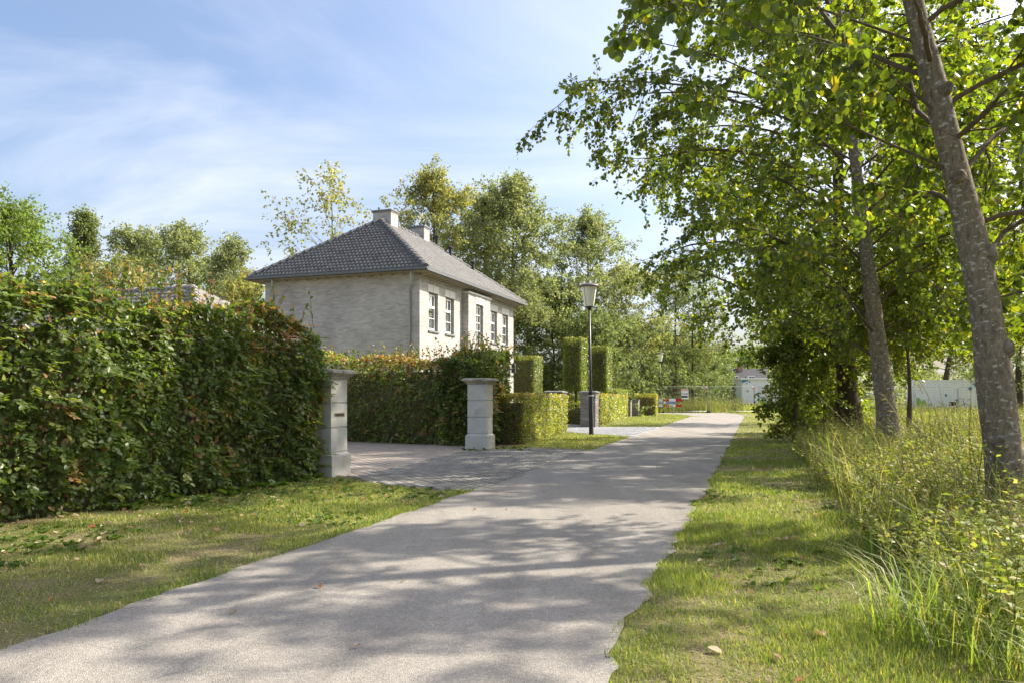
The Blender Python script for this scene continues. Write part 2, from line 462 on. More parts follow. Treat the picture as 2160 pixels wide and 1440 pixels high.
M['cab_teal'] = surf('container_teal', (0.04, 0.22, 0.25), 0.5, 0.4, 0.1, 5)
M['cab_green'] = surf('container_green', (0.26, 0.45, 0.06), 0.5, 0.4, 0.1, 5)
M['far_roof'] = surf('far_roof', (0.055, 0.052, 0.058), 0.7, 0.3, 0.2, 2)
M['far_wall'] = surf('far_wall', (0.45, 0.40, 0.32), 0.9, 0.2, 0.15, 1)
M['far_brick'] = surf('far_brick', (0.26, 0.17, 0.13), 0.9, 0.2, 0.2, 3)
M['print_dark'] = surf('print_dark', (0.03, 0.03, 0.03), 0.5, 0.3, 0.1, 9)
M['print_pink'] = surf('print_pink', (0.62, 0.40, 0.32), 0.5, 0.3, 0.1, 9)
M['rubber'] = surf('rubber', (0.02, 0.02, 0.02), 0.8, 0.2, 0.2, 9)
M['rubble'] = surf('rubble', (0.22, 0.19, 0.15), 0.95, 0.1, 0.4, 9)
M['leaf'] = leaf_mat('alder_leaf', 0.50, (3.1, 3.1, 0.5), 0.40, 0.5)
M['hedge_leaf'] = leaf_mat('hedge_leaf', 0.42, (2.2, 2.3, 0.6), 0.38, 0.5)
M['far_leaf'] = leaf_mat('far_leaf', 0.48, (1.6, 1.65, 0.85), 0.6, 0.25)
M['grass'] = leaf_mat('grass_blade', 0.40, (1.7, 1.7, 0.6), 0.5, 0.3)
M['dry'] = leaf_mat('dry_leaf', 0.25, (1.3, 1.2, 0.8), 0.7, 0.2)
M['bark_grey'] = bark_mat('alder_bark', (0.12, 0.098, 0.072), (0.36, 0.305, 0.23), (0.52, 0.50, 0.43), 0.575, (13, 13, 5.5))
M['bark_dark'] = bark_mat('rough_bark', (0.035, 0.027, 0.02), (0.13, 0.10, 0.07), (0.22, 0.22, 0.17), 0.72, (16, 16, 2.0))
M['twig'] = surf('twig', (0.11, 0.085, 0.06), 0.9, 0.15, 0.3, 20)
M['hedge_core'] = surf('hedge_twigs', (0.15, 0.125, 0.08), 0.95, 0.05, 0.4, 14)
M['stem'] = surf('weed_stem', (0.20, 0.17, 0.075), 0.9, 0.15, 0.35, 9)

# ---------------------------------------------------------------- plant building blocks
OVAL5 = (np.array([[0, 0, 0], [.22, .34, .06], [.58, .46, .09], [.88, .26, .05], [1, 0, -.04], [.88, -.26, .05], [.58, -.46, .09], [.22, -.34, .06]]),
         [[0, 4, 3, 2, 1], [0, 7, 6, 5, 4]])
OVAL4 = (np.array([[0, 0, 0], [.28, .40, .08], [.74, .38, .08], [1, 0, -.03], [.74, -.38, .08], [.28, -.40, .08]]),
         [[0, 3, 2, 1], [0, 5, 4, 3]])
TRI = (np.array([[0, 0, 0], [.85, .48, .06], [1, -.36, -.04]]), [[0, 2, 1]])
QUAD = (np.array([[0, 0, 0], [.5, .42, .06], [1, 0, 0], [.5, -.42, .06]]), [[0, 3, 2, 1]])
SLIM = (np.array([[0, 0, 0], [.45, .17, .03], [1, 0, -.08], [.45, -.17, .03]]), [[0, 3, 2, 1]])

def leaves(pos, axis, normal, length, col, shape=OVAL4, wid=1.0):
    """arrays -> (verts, [faces], [face colours])"""
    T, fs = shape
    n = len(pos)
    a = nrm(axis)
    nn = normal - (normal * a).sum(1, keepdims=True) * a
    nn = nrm(nn); b = np.cross(nn, a)
    Ls = np.broadcast_to(np.asarray(length, float), (n,))[:, None, None]
    wd = np.broadcast_to(np.asarray(wid, float), (n,))[:, None, None]
    V = pos[:, None, :] + Ls * (T[None, :, 0:1] * a[:, None, :] + T[None, :, 1:2] * wd * b[:, None, :] + T[None, :, 2:3] * nn[:, None, :])
    k = len(T)
    base = np.arange(n)[:, None] * k
    return V.reshape(-1, 3), [base + np.array(f)[None] for f in fs], [col for _ in fs]

def join(parts):
    vs, fs, cs, off = [], {}, {}, 0
    for v, f, c in parts:
        for ff, cc in zip(f, c):
            fs.setdefault(ff.shape[1], []).append(ff + off); cs.setdefault(ff.shape[1], []).append(cc)
        vs.append(v); off += len(v)
    ks = sorted(fs)
    return np.concatenate(vs), [np.concatenate(fs[k]) for k in ks], [np.concatenate(cs[k]) for k in ks]

def curves(p0, d0, L, n, droop, wig, rng):
    B = len(p0)
    P = np.zeros((B, n, 3)); P[:, 0] = p0
    d = nrm(d0.copy()); st = (np.asarray(L) / (n - 1))[:, None]
    dr = np.broadcast_to(np.asarray(droop, float), (B,))
    for i in range(1, n):
        d = d + rng.normal(0, wig, (B, 3)); d[:, 2] -= dr / (n - 1)
        d = nrm(d)
        P[:, i] = P[:, i - 1] + d * st
    return P

def tubes(P, R, sides):
    B, n, _ = P.shape
    T = np.gradient(P, axis=1); T = nrm(T)
    ref = np.where(np.abs(T[:, :1, 2:3]) < 0.85, np.array([0, 0, 1.0]), np.array([1.0, 0, 0]))
    a = nrm(np.cross(T, np.broadcast_to(ref, T.shape))); b = np.cross(T, a)
    g = 2 * np.pi * np.arange(sides) / sides
    V = P[:, :, None, :] + R[:, :, None, None] * (a[:, :, None, :] * np.cos(g)[None, None, :, None] + b[:, :, None, :] * np.sin(g)[None, None, :, None])
    idx = np.arange(B * n * sides).reshape(B, n, sides)
    q = np.stack([idx[:, :-1, :], np.roll(idx, -1, 2)[:, :-1, :], np.roll(idx, -1, 2)[:, 1:, :], idx[:, 1:, :]], -1).reshape(-1, 4)
    return V.reshape(-1, 3), q

def sample_on(P, f):
    """points and tangents at fraction f on each curve of P (B,n,3); f (B,k)"""
    B, n, _ = P.shape
    x = np.clip(f, 0, 0.9999) * (n - 1); i = x.astype(int); t = (x - i)[..., None]
    bi = np.arange(B)[:, None]
    p = P[bi, i] * (1 - t) + P[bi, i + 1] * t
    return p, nrm(P[bi, i + 1] - P[bi, i])

def pick_colours(pal, prob, n, rng, jit=0.18, pos=None, freq=0.9, amp=0.25):
    pal = np.array(pal); i = rng.choice(len(pal), n, p=np.array(prob) / np.sum(prob))
    c = pal[i] * (1 + rng.uniform(-jit, jit, (n, 1)))
    if pos is not None:
        c = c * (1 + amp * (vnoise(pos * freq + 7.3) * 2 - 1))[:, None]
    return np.clip(c, 0.004, 0.95)

PAL_ALDER = [(.060, .088, .024), (.085, .118, .028), (.118, .148, .030), (.175, .19, .034), (.22, .18, .04)]
PR_ALDER = [.34, .34, .20, .10, .02]
PAL_WILLOW = [(.21, .24, .13), (.26, .285, .15), (.31, .315, .155), (.165, .19, .10)]
PAL_GOLD = [(.28, .27, .11), (.34, .30, .115), (.22, .24, .10), (.17, .20, .08)]
PAL_GREEN = [(.135, .17, .075), (.175, .21, .092), (.22, .245, .11), (.11, .138, .058)]
PAL_BRIGHT = [(.16, .22, .05), (.21, .26, .07), (.12, .18, .04)]

def tree(name, label, loc, H, trunk, r0, crown, n1, n2, n3, k, leafL, pal, prob, mat, bark, shape, rng, group=None,
         l3=(.35, .65), droop1=.35, droop2=.5, hang=.3, azfun=None, elev=(70, 8), t0=.3, twigs=True, minz=0.05, indiv=0, keep=None, wig=.08, l2=(.28, .5), cat='tree', jit=.2, limb_r=.05, keep_limb=None):
    """trunk: (n,3) offsets from loc; crown(t) -> reach of the limbs that leave at trunk fraction t"""
    E = empty(name, loc, 0, label, cat, group)
    T = np.array(trunk, float)
    nT = len(T)
    tt = np.linspace(0, 1, nT)
    rr = r0 * (1 - .80 * tt) * (1 + .35 * np.exp(-tt * 22))
    fine = np.linspace(0, 1, 28)
    TP = np.stack([np.interp(fine, tt, T[:, i]) for i in range(3)], 1)
    # smooth the polyline a little
    for _ in range(3):
        TP[1:-1] = .25 * TP[:-2] + .5 * TP[1:-1] + .25 * TP[2:]
    TR = np.interp(fine, tt, rr) * (1 + .05 * np.sin(fine * 40 + r0 * 100))
    v, q = tubes(TP[None], TR[None], 14)
    obj('trunk', mesh_np('trunk', v, [q], smooth=True), bark, E)
    # limbs
    ft = t0 + (1 - t0) * (np.arange(n1) + rng.uniform(0, 1, n1)) / n1
    p, _ = sample_on(TP[None], ft[None]); p = p[0]
    az = np.arange(n1) * 2.39996 + rng.uniform(-.4, .4, n1)
    rel = (ft - t0) / (1 - t0)
    el = np.radians(elev[1] + (elev[0] - elev[1]) * rel ** 1.5) + rng.normal(0, .10, n1)
    L1 = np.array([crown(a) for a in rel]) * rng.uniform(.78, 1.08, n1)
    if azfun is not None: L1 = L1 * np.array([azfun(a) for a in az])
    d = np.stack([np.cos(az) * np.cos(el), np.sin(az) * np.cos(el), np.sin(el)], 1)
    P1 = curves(p, d, L1, 8, droop1 * (1 - .5 * rel), wig, rng)
    R1 = np.interp(ft, fine, TR)[:, None] * .42 * np.linspace(1, .16, 8)[None]
    R1 = np.minimum(R1, limb_r)
    R1_0 = R1.copy(); cutj = np.full(n1, 99)
    if keep is not None:
        for j in range(2, 8):
            bad = ~(keep_limb or keep)(P1[:, j] + np.array(loc) - np.array([0, 0, .35]))
            P1[bad, j] = P1[bad, j - 1] + (P1[bad, j - 1] - P1[bad, j - 2]) * .02
            cutj = np.where(bad & (cutj > j), j, cutj)
        for i in range(n1):          # limbs that are cut short taper to a twig, very short ones vanish
            c_ = int(cutj[i])
            if c_ < 8:
                R1[i] = .0015
                if c_ > 3: R1[i, :c_] = np.linspace(min(.020, R1_0[i, 0] * .6), .003, c_)
    V, Q = [], []; off = 0
    v, q = tubes(P1, R1, 6); V.append(v); Q.append(q); off += len(v)
    f2 = rng.uniform(.18, 1.0, (n1, n2)); f2[:, 0] = .97
    p2, t2 = sample_on(P1, f2)
    p2 = p2.reshape(-1, 3); t2 = t2.reshape(-1, 3)
    d2 = nrm(t2 * .65 + rng.normal(0, .55, t2.shape) * np.array([1, 1, .7]))
    L2 = (np.repeat(L1, n2) * rng.uniform(l2[0], l2[1], n1 * n2)) * (1.1 - .45 * f2.ravel()) + .15
    m2 = 6 if twigs else 4
    P2 = curves(p2, d2, L2, m2, droop2, wig * 1.3, rng)
    R2 = np.repeat(R1[:, 3], n2)
    if keep is not None:
        k2 = keep(P2[:, -1] + np.array(loc)); P2 = P2[k2]; R2 = R2[k2]
    R2 = R2[:, None] * .45 * np.linspace(1, .2, m2)[None]; R2 = np.maximum(R2, .003)
    v, q = tubes(P2, R2, 4 if twigs else 3); V.append(v); Q.append(q + off); off += len(v)
    f3 = rng.uniform(.1, 1.0, (len(P2), n3)); f3[:, 0] = .98
    p3, t3 = sample_on(P2, f3)
    p3 = p3.reshape(-1, 3); t3 = t3.reshape(-1, 3)
    d3 = nrm(t3 * .6 + rng.normal(0, .6, t3.shape))
    L3 = rng.uniform(l3[0], l3[1], len(p3))
    P3 = curves(p3, d3, L3, 3, droop2, wig * 1.3, rng)
    if keep is not None: P3 = P3[keep(P3[:, -1] + np.array(loc))]
    if twigs:
        R3 = np.tile(np.array([.004, .003, .0015])[None], (len(P3), 1))
        v, q = tubes(P3, R3, 3); V.append(v); Q.append(q + off); off += len(v)
    obj('branches', mesh_np('branches', np.concatenate(V), [np.concatenate(Q)], smooth=True), bark if not twigs else M['twig'], E)
    # leaves
    fl = rng.uniform(.08, 1.02, (len(P3), k))
    pl, tl = sample_on(P3, fl)
    pl = pl.reshape(-1, 3); tl = tl.reshape(-1, 3)
    n = len(pl)
    size = leafL * rng.uniform(.6, 1.15, n)
    ax = tl * .35 + rng.normal(0, .6, (n, 3)); ax[:, 2] -= hang
    ax = nrm(ax)
    pl = pl + ax * (size * .35)[:, None]
    no = rng.normal(0, .75, (n, 3)); no[:, 2] += .7
    ok = pl[:, 2] + loc[2] > minz
    if keep is not None: ok &= keep(pl + np.array(loc))
    pl, ax, no, size = pl[ok], ax[ok], no[ok], size[ok]; n = len(pl)
    c = pick_colours(pal, prob, n, rng, jit, pl + np.array(loc), .8, .28)
    if indiv > 0:      # the leaves nearest the camera are built one by one
        dist = np.linalg.norm(pl + np.array(loc) - np.array([0, 0, CAM_H]), axis=1)
        wp = pl + np.array(loc)
        infr = (wp[:, 1] > .5) & (np.abs(wp[:, 0] / np.maximum(wp[:, 1], .1)) < .66) & ((wp[:, 2] - CAM_H) / np.maximum(wp[:, 1], .1) < .51)
        dist = np.where(infr, dist, 1e9)
        near = np.argsort(dist)[:indiv]
        protos = []
        for h in range(10):
            vv, ff, cc = leaves(np.zeros((1, 3)), np.array([[1., 0, 0]]), np.array([[0, 0, 1.]]), 1.0, c[near[h * 7:h * 7 + 1]], OVAL5)
            pm = mesh_np('leaf', vv, ff, cc); pm.materials.append(mat); protos.append(pm)
        for w, i in enumerate(near):
            a = ax[i] / np.linalg.norm(ax[i]); nn = no[i] - np.dot(no[i], a) * a; nn /= np.linalg.norm(nn); b = np.cross(nn, a)
            o = bpy.data.objects.new('leaf', protos[w % 10]); COL.objects.link(o); o.parent = E
            mt = Matrix((a, b, nn)).transposed().to_4x4()
            mt = Matrix.Translation(Vector(pl[i])) @ mt @ Matrix.Scale(float(size[i]), 4)
            o.matrix_local = mt
        msk = np.ones(n, bool); msk[near] = False
        pl, ax, no, size, c = pl[msk], ax[msk], no[msk], size[msk], c[msk]
    v, f, cc = leaves(pl, ax, no, size, c, shape)
    obj('crown', mesh_np('crown', v, f, cc), mat, E, kind='stuff')
    return E

def blades(pos, h, w, lean, col, rng, bend=.5):
    """grass blades: quad + tip"""
    n = len(pos)
    az = rng.uniform(0, 2 * np.pi, n)
    side = np.stack([np.cos(az), np.sin(az), np.zeros(n)], 1)
    out = np.stack([-np.sin(az), np.cos(az), np.zeros(n)], 1)
    up = np.array([0, 0, 1.0])
    l = (lean * rng.uniform(.2, 1.0, n))[:, None]
    h = h[:, None]; w = w[:, None]
    m = pos + up * h * .55 + out * h * l * .35
    t = pos + up * h * (1 - .3 * l) + out * h * l * (1.0 + bend * .5)
    V = np.stack([pos - side * w / 2, pos + side * w / 2, m + side * w * .38, m - side * w * .38, t], 1).reshape(-1, 3)
    b = np.arange(n)[:, None] * 5
    return V, [b + np.array([[0, 1, 2, 3]]), b + np.array([[3, 2, 4]])], [col, col]

def spikes(pos, h, w, lean, col, rng):
    """short grass: one bent-over triangle each"""
    n = len(pos); az = rng.uniform(0, 2 * np.pi, n)
    side = np.stack([np.cos(az), np.sin(az), np.zeros(n)], 1) * w[:, None] / 2
    out = np.stack([-np.sin(az), np.cos(az), np.zeros(n)], 1)
    t = pos + np.array([0, 0, 1.]) * h[:, None] + out * (h * lean * rng.uniform(.1, 1.1, n))[:, None]
    V = np.stack([pos - side, pos + side, t], 1).reshape(-1, 3)
    return V, [np.arange(n)[:, None] * 3 + np.array([[0, 1, 2]])], [col]

def in_poly(x, y, poly):
    r = np.zeros(len(x), bool); j = len(poly) - 1
    for i in range(len(poly)):
        xi, yi = poly[i]; xj, yj = poly[j]
        c = ((yi > y) != (yj > y)) & (x < (xj - xi) * (y - yi) / (yj - yi + 1e-12) + xi)
        r ^= c; j = i
    return r

# ================================================================ GROUND, ROAD, PAVING
ys = np.concatenate([np.linspace(-30, 0, 6), np.linspace(1, 60, 60), np.linspace(61, 72, 23), np.linspace(76, 200, 20), np.array([260, 400, 700, 1200, 2000])])
xs = np.concatenate([[-1500, -600, -200, -100], np.linspace(-60, 80, 71), [120, 220, 600, 1500]])
XX, YY = np.meshgrid(xs, ys)
gv = np.stack([XX, YY, gz(XX, YY)], -1).reshape(-1, 3)
nx_, ny_ = len(xs), len(ys)
ii = np.arange(nx_ * ny_).reshape(ny_, nx_)
gq = np.stack([ii[:-1, :-1], ii[:-1, 1:], ii[1:, 1:], ii[1:, :-1]], -1).reshape(-1, 4)
obj('ground', mesh_np('ground', gv, [gq]), M['ground'], kind='structure')

def rag(d, s, amp):
    p = np.stack([d * 2.3 + s, d * 0 + s * 3.1, d * 0], 1)
    p2 = np.stack([d * 7.1 + s, d * 0 + 1.7, d * 0], 1)
    return amp * ((vnoise(p) - .5) * 1.3 + (vnoise(p2) - .5) * .7)
rd = np.concatenate([np.linspace(-8, 1.5, 10), np.arange(1.6, 25, .09), np.arange(25, 45.6, .4)])
le = lx(rd) + rag(rd, 3.0, .07) * np.clip(8 / np.maximum(rd, 1), .3, 1); re = rx(rd) + rag(rd, 11.0, .09) * np.clip(8 / np.maximum(rd, 1), .3, 1)
def road_left(d): return np.interp(d, rd, le)
def road_right(d): return np.interp(d, rd, re)
RZ = .010
n = len(rd)
rv = np.concatenate([np.stack([le, rd, np.full(n, RZ)], 1), np.stack([re, rd, np.full(n, RZ)], 1)])
rq = np.stack([np.arange(n - 1), np.arange(n - 1) + n, np.arange(n - 1) + n + 1, np.arange(n - 1) + 1], 1)
road = obj('road', mesh_np('road', rv, [rq]), M['asphalt'], kind='structure')
# the end of the lane bends to the left along the fence
bend = [(le[-1], rd[-1]), (re[-1], rd[-1]), (14.75, 48.5), (15.6, 52.5), (15.9, 56.6), (14.2, 57.0), (10.4, 57.0), (6.0, 56.2), (6.0, 53.8), (10.3, 54.2), (11.5, 51.8), (11.35, 48.5)]
bmv = MB(); bmv.add([(x, y, RZ + .003) for x, y in bend], [tuple(range(len(bend)))])
obj('road_bend', bmv.mesh('road_bend'), M['asphalt'], kind='structure')

def paving(name, poly, z, pal, prob, bl, bw, ang, rng, gap=.004):
    px_ = [p[0] for p in poly]; py_ = [p[1] for p in poly]
    mb = MB(); mb.add([(x, y, z - .014) for x, y in poly], [tuple(range(len(poly)))])
    base = obj(name, mb.mesh(name), M['sand'], kind='structure')
    cx, cy = np.mean(px_), np.mean(py_); R = max(np.hypot(np.array(px_) - cx, np.array(py_) - cy))
    ca, sa = math.cos(ang), math.sin(ang)
    I, J = np.meshgrid(np.arange(-int(R / bl) - 1, int(R / bl) + 2), np.arange(-int(R / bw) - 1, int(R / bw) + 2))
    I = I.ravel(); J = J.ravel()
    u = (I + .5 * (J % 2)) * bl; w = J * bw
    X = cx + ca * u - sa * w; Y = cy + sa * u + ca * w
    ok = in_poly(X, Y, poly); X, Y = X[ok], Y[ok]; n = len(X)
    hz = z + rng.normal(0, .0008, n)
    du, dw = bl / 2 - gap / 2, bw / 2 - gap / 2
    cor = [(-du, -dw), (du, -dw), (du, dw), (-du, dw)]
    V = np.zeros((n, 8, 3))
    tl = rng.normal(0, .0003, (n, 2))
    for i, (a, b) in enumerate(cor):
        V[:, i, 0] = X + ca * a - sa * b; V[:, i, 1] = Y + sa * a + ca * b; V[:, i, 2] = z - .02
        a2, b2 = a * .97, b * .95
        V[:, i + 4, 0] = X + ca * a2 - sa * b2; V[:, i + 4, 1] = Y + sa * a2 + ca * b2
        V[:, i + 4, 2] = hz + tl[:, 0] * np.sign(a) + tl[:, 1] * np.sign(b)
    b = np.arange(n)[:, None] * 8
    fs = [b + np.array([f]) for f in ((4, 5, 6, 7), (0, 1, 5, 4), (1, 2, 6, 5), (2, 3, 7, 6), (3, 0, 4, 7))]
    c = pick_colours(pal, prob, n, rng, .08, np.stack([X, Y, X * 0], 1), .7, .12)
    obj('pavers', mesh_np('pavers', V.reshape(-1, 3), fs, [c] * 5), M['paver'], base, kind='stuff')
    return base

ANG = math.atan2(.945, .327)
apron = [(-2.25, 11.0), (-2.05, 10.35), (-1.40, 9.8), (-.82, 9.42), (lx(9.3) + .06, 9.3)] + [(float(lx(d)) + .06, d) for d in (10.5, 12, 13.5, 15, 16.4)] + [(1.5, 16.75), (.54, 17.3), (-.35, 16.7), (-1.0, 16.25)]
paving('drive_apron', apron, .016, [(.21, .198, .178), (.25, .235, .21), (.18, .168, .152)], [.5, .3, .2], .20, .10, ANG, RNG)
court = [(-2.25, 11.0), (-1.0, 16.25), (-.95, 17.6), (-1.3, 19.2), (-4.4, 20.6), (-9.0, 22.5), (-9.5, 12.5), (-3.2, 11.2)]
paving('courtyard_paving', court, .017, [(.36, .305, .255), (.41, .35, .295), (.31, .26, .215)], [.5, .3, .2], .20, .10, ANG + math.pi / 2, RNG)
drive2 = [(1.9, 25.3), (2.75, 25.2), (float(lx(22.0)) + .06, 22.0), (float(lx(28.9)) + .06, 28.9), (3.6, 29.3), (3.1, 29.3), (1.6, 33.0), (.2, 33.0)]
drive2 = [(1.75, 25.2), (float(lx(22.2)) + .06, 22.2), (float(lx(29.6)) + .06, 29.6), (3.35, 29.6), (2.6, 32.5), (-.3, 33.5), (1.0, 27.0)]
paving('neighbour_drive', drive2, .016, [(.27, .275, .285), (.31, .315, .325), (.24, .245, .255)], [.5, .3, .2], .20, .20, ANG, RNG)

# ================================================================ DETACHED HOUSE
HL, HW, EZ, RDZ, OV, AX = 10.3, 6.7, 5.78, 8.50, .45, 3.15
house = empty('detached_house', (-3.35, 27.5, 0), math.atan2(.943, .332), 'grey brick two storey house with dark hipped tile roof behind the hedges', 'house')

def wall_open(x0, x1, z0, z1, y, openings, depth, flip=1):
    """front face at y with openings and their reveals (depth goes to +y)"""
    mb = MB()
    cx = sorted(set([x0, x1] + [o[0] for o in openings] + [o[1] for o in openings]))
    cz = sorted(set([z0, z1] + [o[2] for o in openings] + [o[3] for o in openings]))
    for i in range(len(cx) - 1):
        for j in range(len(cz) - 1):
            mx, mz = (cx[i] + cx[i + 1]) / 2, (cz[j] + cz[j + 1]) / 2
            if any(o[0] < mx < o[1] and o[2] < mz < o[3] for o in openings): continue
            mb.add([(cx[i], y, cz[j]), (cx[i + 1], y, cz[j]), (cx[i + 1], y, cz[j + 1]), (cx[i], y, cz[j + 1])], [(0, 1, 2, 3)])
    for a, b, c, d in openings:
        e = y + depth
        mb.add([(a, y, c), (b, y, c), (b, y, d), (a, y, d), (a, e, c), (b, e, c), (b, e, d), (a, e, d)],
               [(0, 1, 5, 4), (1, 2, 6, 5), (2, 3, 7, 6), (3, 0, 4, 7)])
    return mb

small = [(.76, 1.58), (2.28, 3.10), (7.20, 8.02), (8.72, 9.54)]
ops = [(a, b, 3.64, 5.08) for a, b in small]
WT = EZ - .12
mb = wall_open(0, HL, 0, WT, 0, ops, .16)
mb.add([(0, 0, 0), (0, HW, 0), (0, HW, WT), (0, 0, WT)], [(0, 1, 2, 3)])
mb.add([(HL, 0, 0), (HL, HW, 0), (HL, HW, WT), (HL, 0, WT)], [(0, 1, 2, 3)])
mb.add([(0, HW, 0), (HL, HW, 0), (HL, HW, WT), (0, HW, WT)], [(0, 1, 2, 3)])
wall_o = obj('wall', mb.mesh('wall'), M['house_brick'], house)
RX0, RX1, RY = 3.92, 6.40, -.28
cop = (4.75, 5.57, 3.22, 5.08)
mb = wall_open(RX0, RX1, 0, 5.42, RY, [cop], .16)
mb.add([(RX0, RY, 0), (RX0, -.002, 0), (RX0, -.002, 5.42), (RX0, RY, 5.42)], [(0, 1, 2, 3)])
mb.add([(RX1, RY, 0), (RX1, -.002, 0), (RX1, -.002, 5.42), (RX1, RY, 5.42)], [(0, 1, 2, 3)])
obj('projecting_bay', mb.mesh('projecting_bay'), M['house_brick'], house)
obj('bay_coping', MB().box(RX0 - .06, RX1 + .06, RY - .06, -.003, 5.422, 5.50).mesh('bay_coping', .008), M['stone_trim'], house)
# cornice courses under the eaves on the front
mb = MB(); mb.box(-.02, HL + .02, -.03, -.002, 5.40, 5.46); mb.box(-.02, HL + .02, -.045, -.002, 5.52, 5.57)
obj('cornice_course', mb.mesh('cornice_course'), M['house_brick'], house)

def window(a, b, c, d, y, tall):
    """a window filling opening a..b, c..d at wall plane y"""
    fy = y + .10
    mb = MB(); t = .05
    for q in ((a + .002, a + t, c + .002, d - .002), (b - t, b - .002, c + .002, d - .002), (a + t + .001, b - t - .001, d - t, d - .002), (a + t + .001, b - t - .001, c + .002, c + t)):
        mb.box(q[0], q[1], fy, fy + .055, q[2], q[3])
    w = obj('window', mb.mesh('window'), M['frame_grey'], house)
    ia, ib, ic, id_ = a + t, b - t, c + t, d - t
    s = MB(); sw = .06; sy0, sy1 = fy + .012, fy + .06
    s.box(ia, ia + sw, sy0, sy1, ic, id_); s.box(ib - sw, ib, sy0, sy1, ic, id_)
    s.box(ia + sw, ib - sw, sy0, sy1, id_ - sw, id_); s.box(ia + sw, ib - sw, sy0, sy1, ic, ic + sw)
    pan = []
    mxc = (ia + ib) / 2
    if tall:
        zs = np.linspace(ic + sw, id_ - sw, 6)
        for z in zs[1:-1]: s.box(ia + sw, ib - sw, sy0 + .004, sy1 - .004, z - .014, z + .014)
        s.box(mxc - .014, mxc + .014, sy0 + .006, sy1 - .006, ic + sw, id_ - sw)
        for z0, z1 in zip(zs[:-1], zs[1:]):
            pan += [(ia + sw, mxc - .014, z0 + .014, z1 - .014), (mxc + .014, ib - sw, z0 + .014, z1 - .014)]
    else:
        zt = ic + (id_ - ic) * .64
        s.box(ia + sw, ib - sw, sy0 - .012, sy1, zt - .045, zt + .045)
        s.box(mxc - .016, mxc + .016, sy0 + .004, sy1 - .004, zt + .045, id_ - sw)
        zm = (ic + sw + zt - .045) / 2
        s.box(ia + sw, ib - sw, sy0 + .004, sy1 - .004, zm - .014, zm + .014)
        pan = [(ia + sw, mxc - .016, zt + .045, id_ - sw), (mxc + .016, ib - sw, zt + .045, id_ - sw),
               (ia + sw, ib - sw, ic + sw, zm - .014), (ia + sw, ib - sw, zm + .014, zt - .045)]
    obj('sash', s.mesh('sash'), M['white'], w)
    for p in pan:
        obj('pane', _q(p, fy + .035), M['glass'], w)
    cm = MB(); nf = 24; cv = []
    for i in range(nf + 1):
        x = a + (b - a) * i / nf; yy = fy + .075 + .010 * math.sin(i * 1.9)
        cv += [(x, yy, c), (x, yy, d)]
    cm.add(cv, [(2 * i, 2 * i + 2, 2 * i + 3, 2 * i + 1) for i in range(nf)])
    obj('curtain', cm.mesh('curtain'), M['curtain'], w)
    obj('sill', MB().box(a - .06, b + .06, y - .06, fy, c - .055, c - .001).mesh('sill', .006), M['bluestone'], w)
    lm = MB(); lm.box(a - .07, b + .07, y - .012, y + .05, d + .001, d + .27)
    obj('lintel', lm.mesh('lintel'), M['stone_trim'], w)
    km = MB(); km.frustum(mxc, y + .01, .07, .07, d + .02, .11, .07, d + .30)
    obj('keystone', km.mesh('keystone'), M['stone_trim'], w)
    return w
def _q(p, y):
    m = MB(); m.add([(p[0], y, p[2]), (p[1], y, p[2]), (p[1], y, p[3]), (p[0], y, p[3])], [(0, 1, 2, 3)])
    return m.mesh('pane')
for a, b in small: window(a, b, 3.64, 5.08, 0, False)
window(*cop, RY, True)

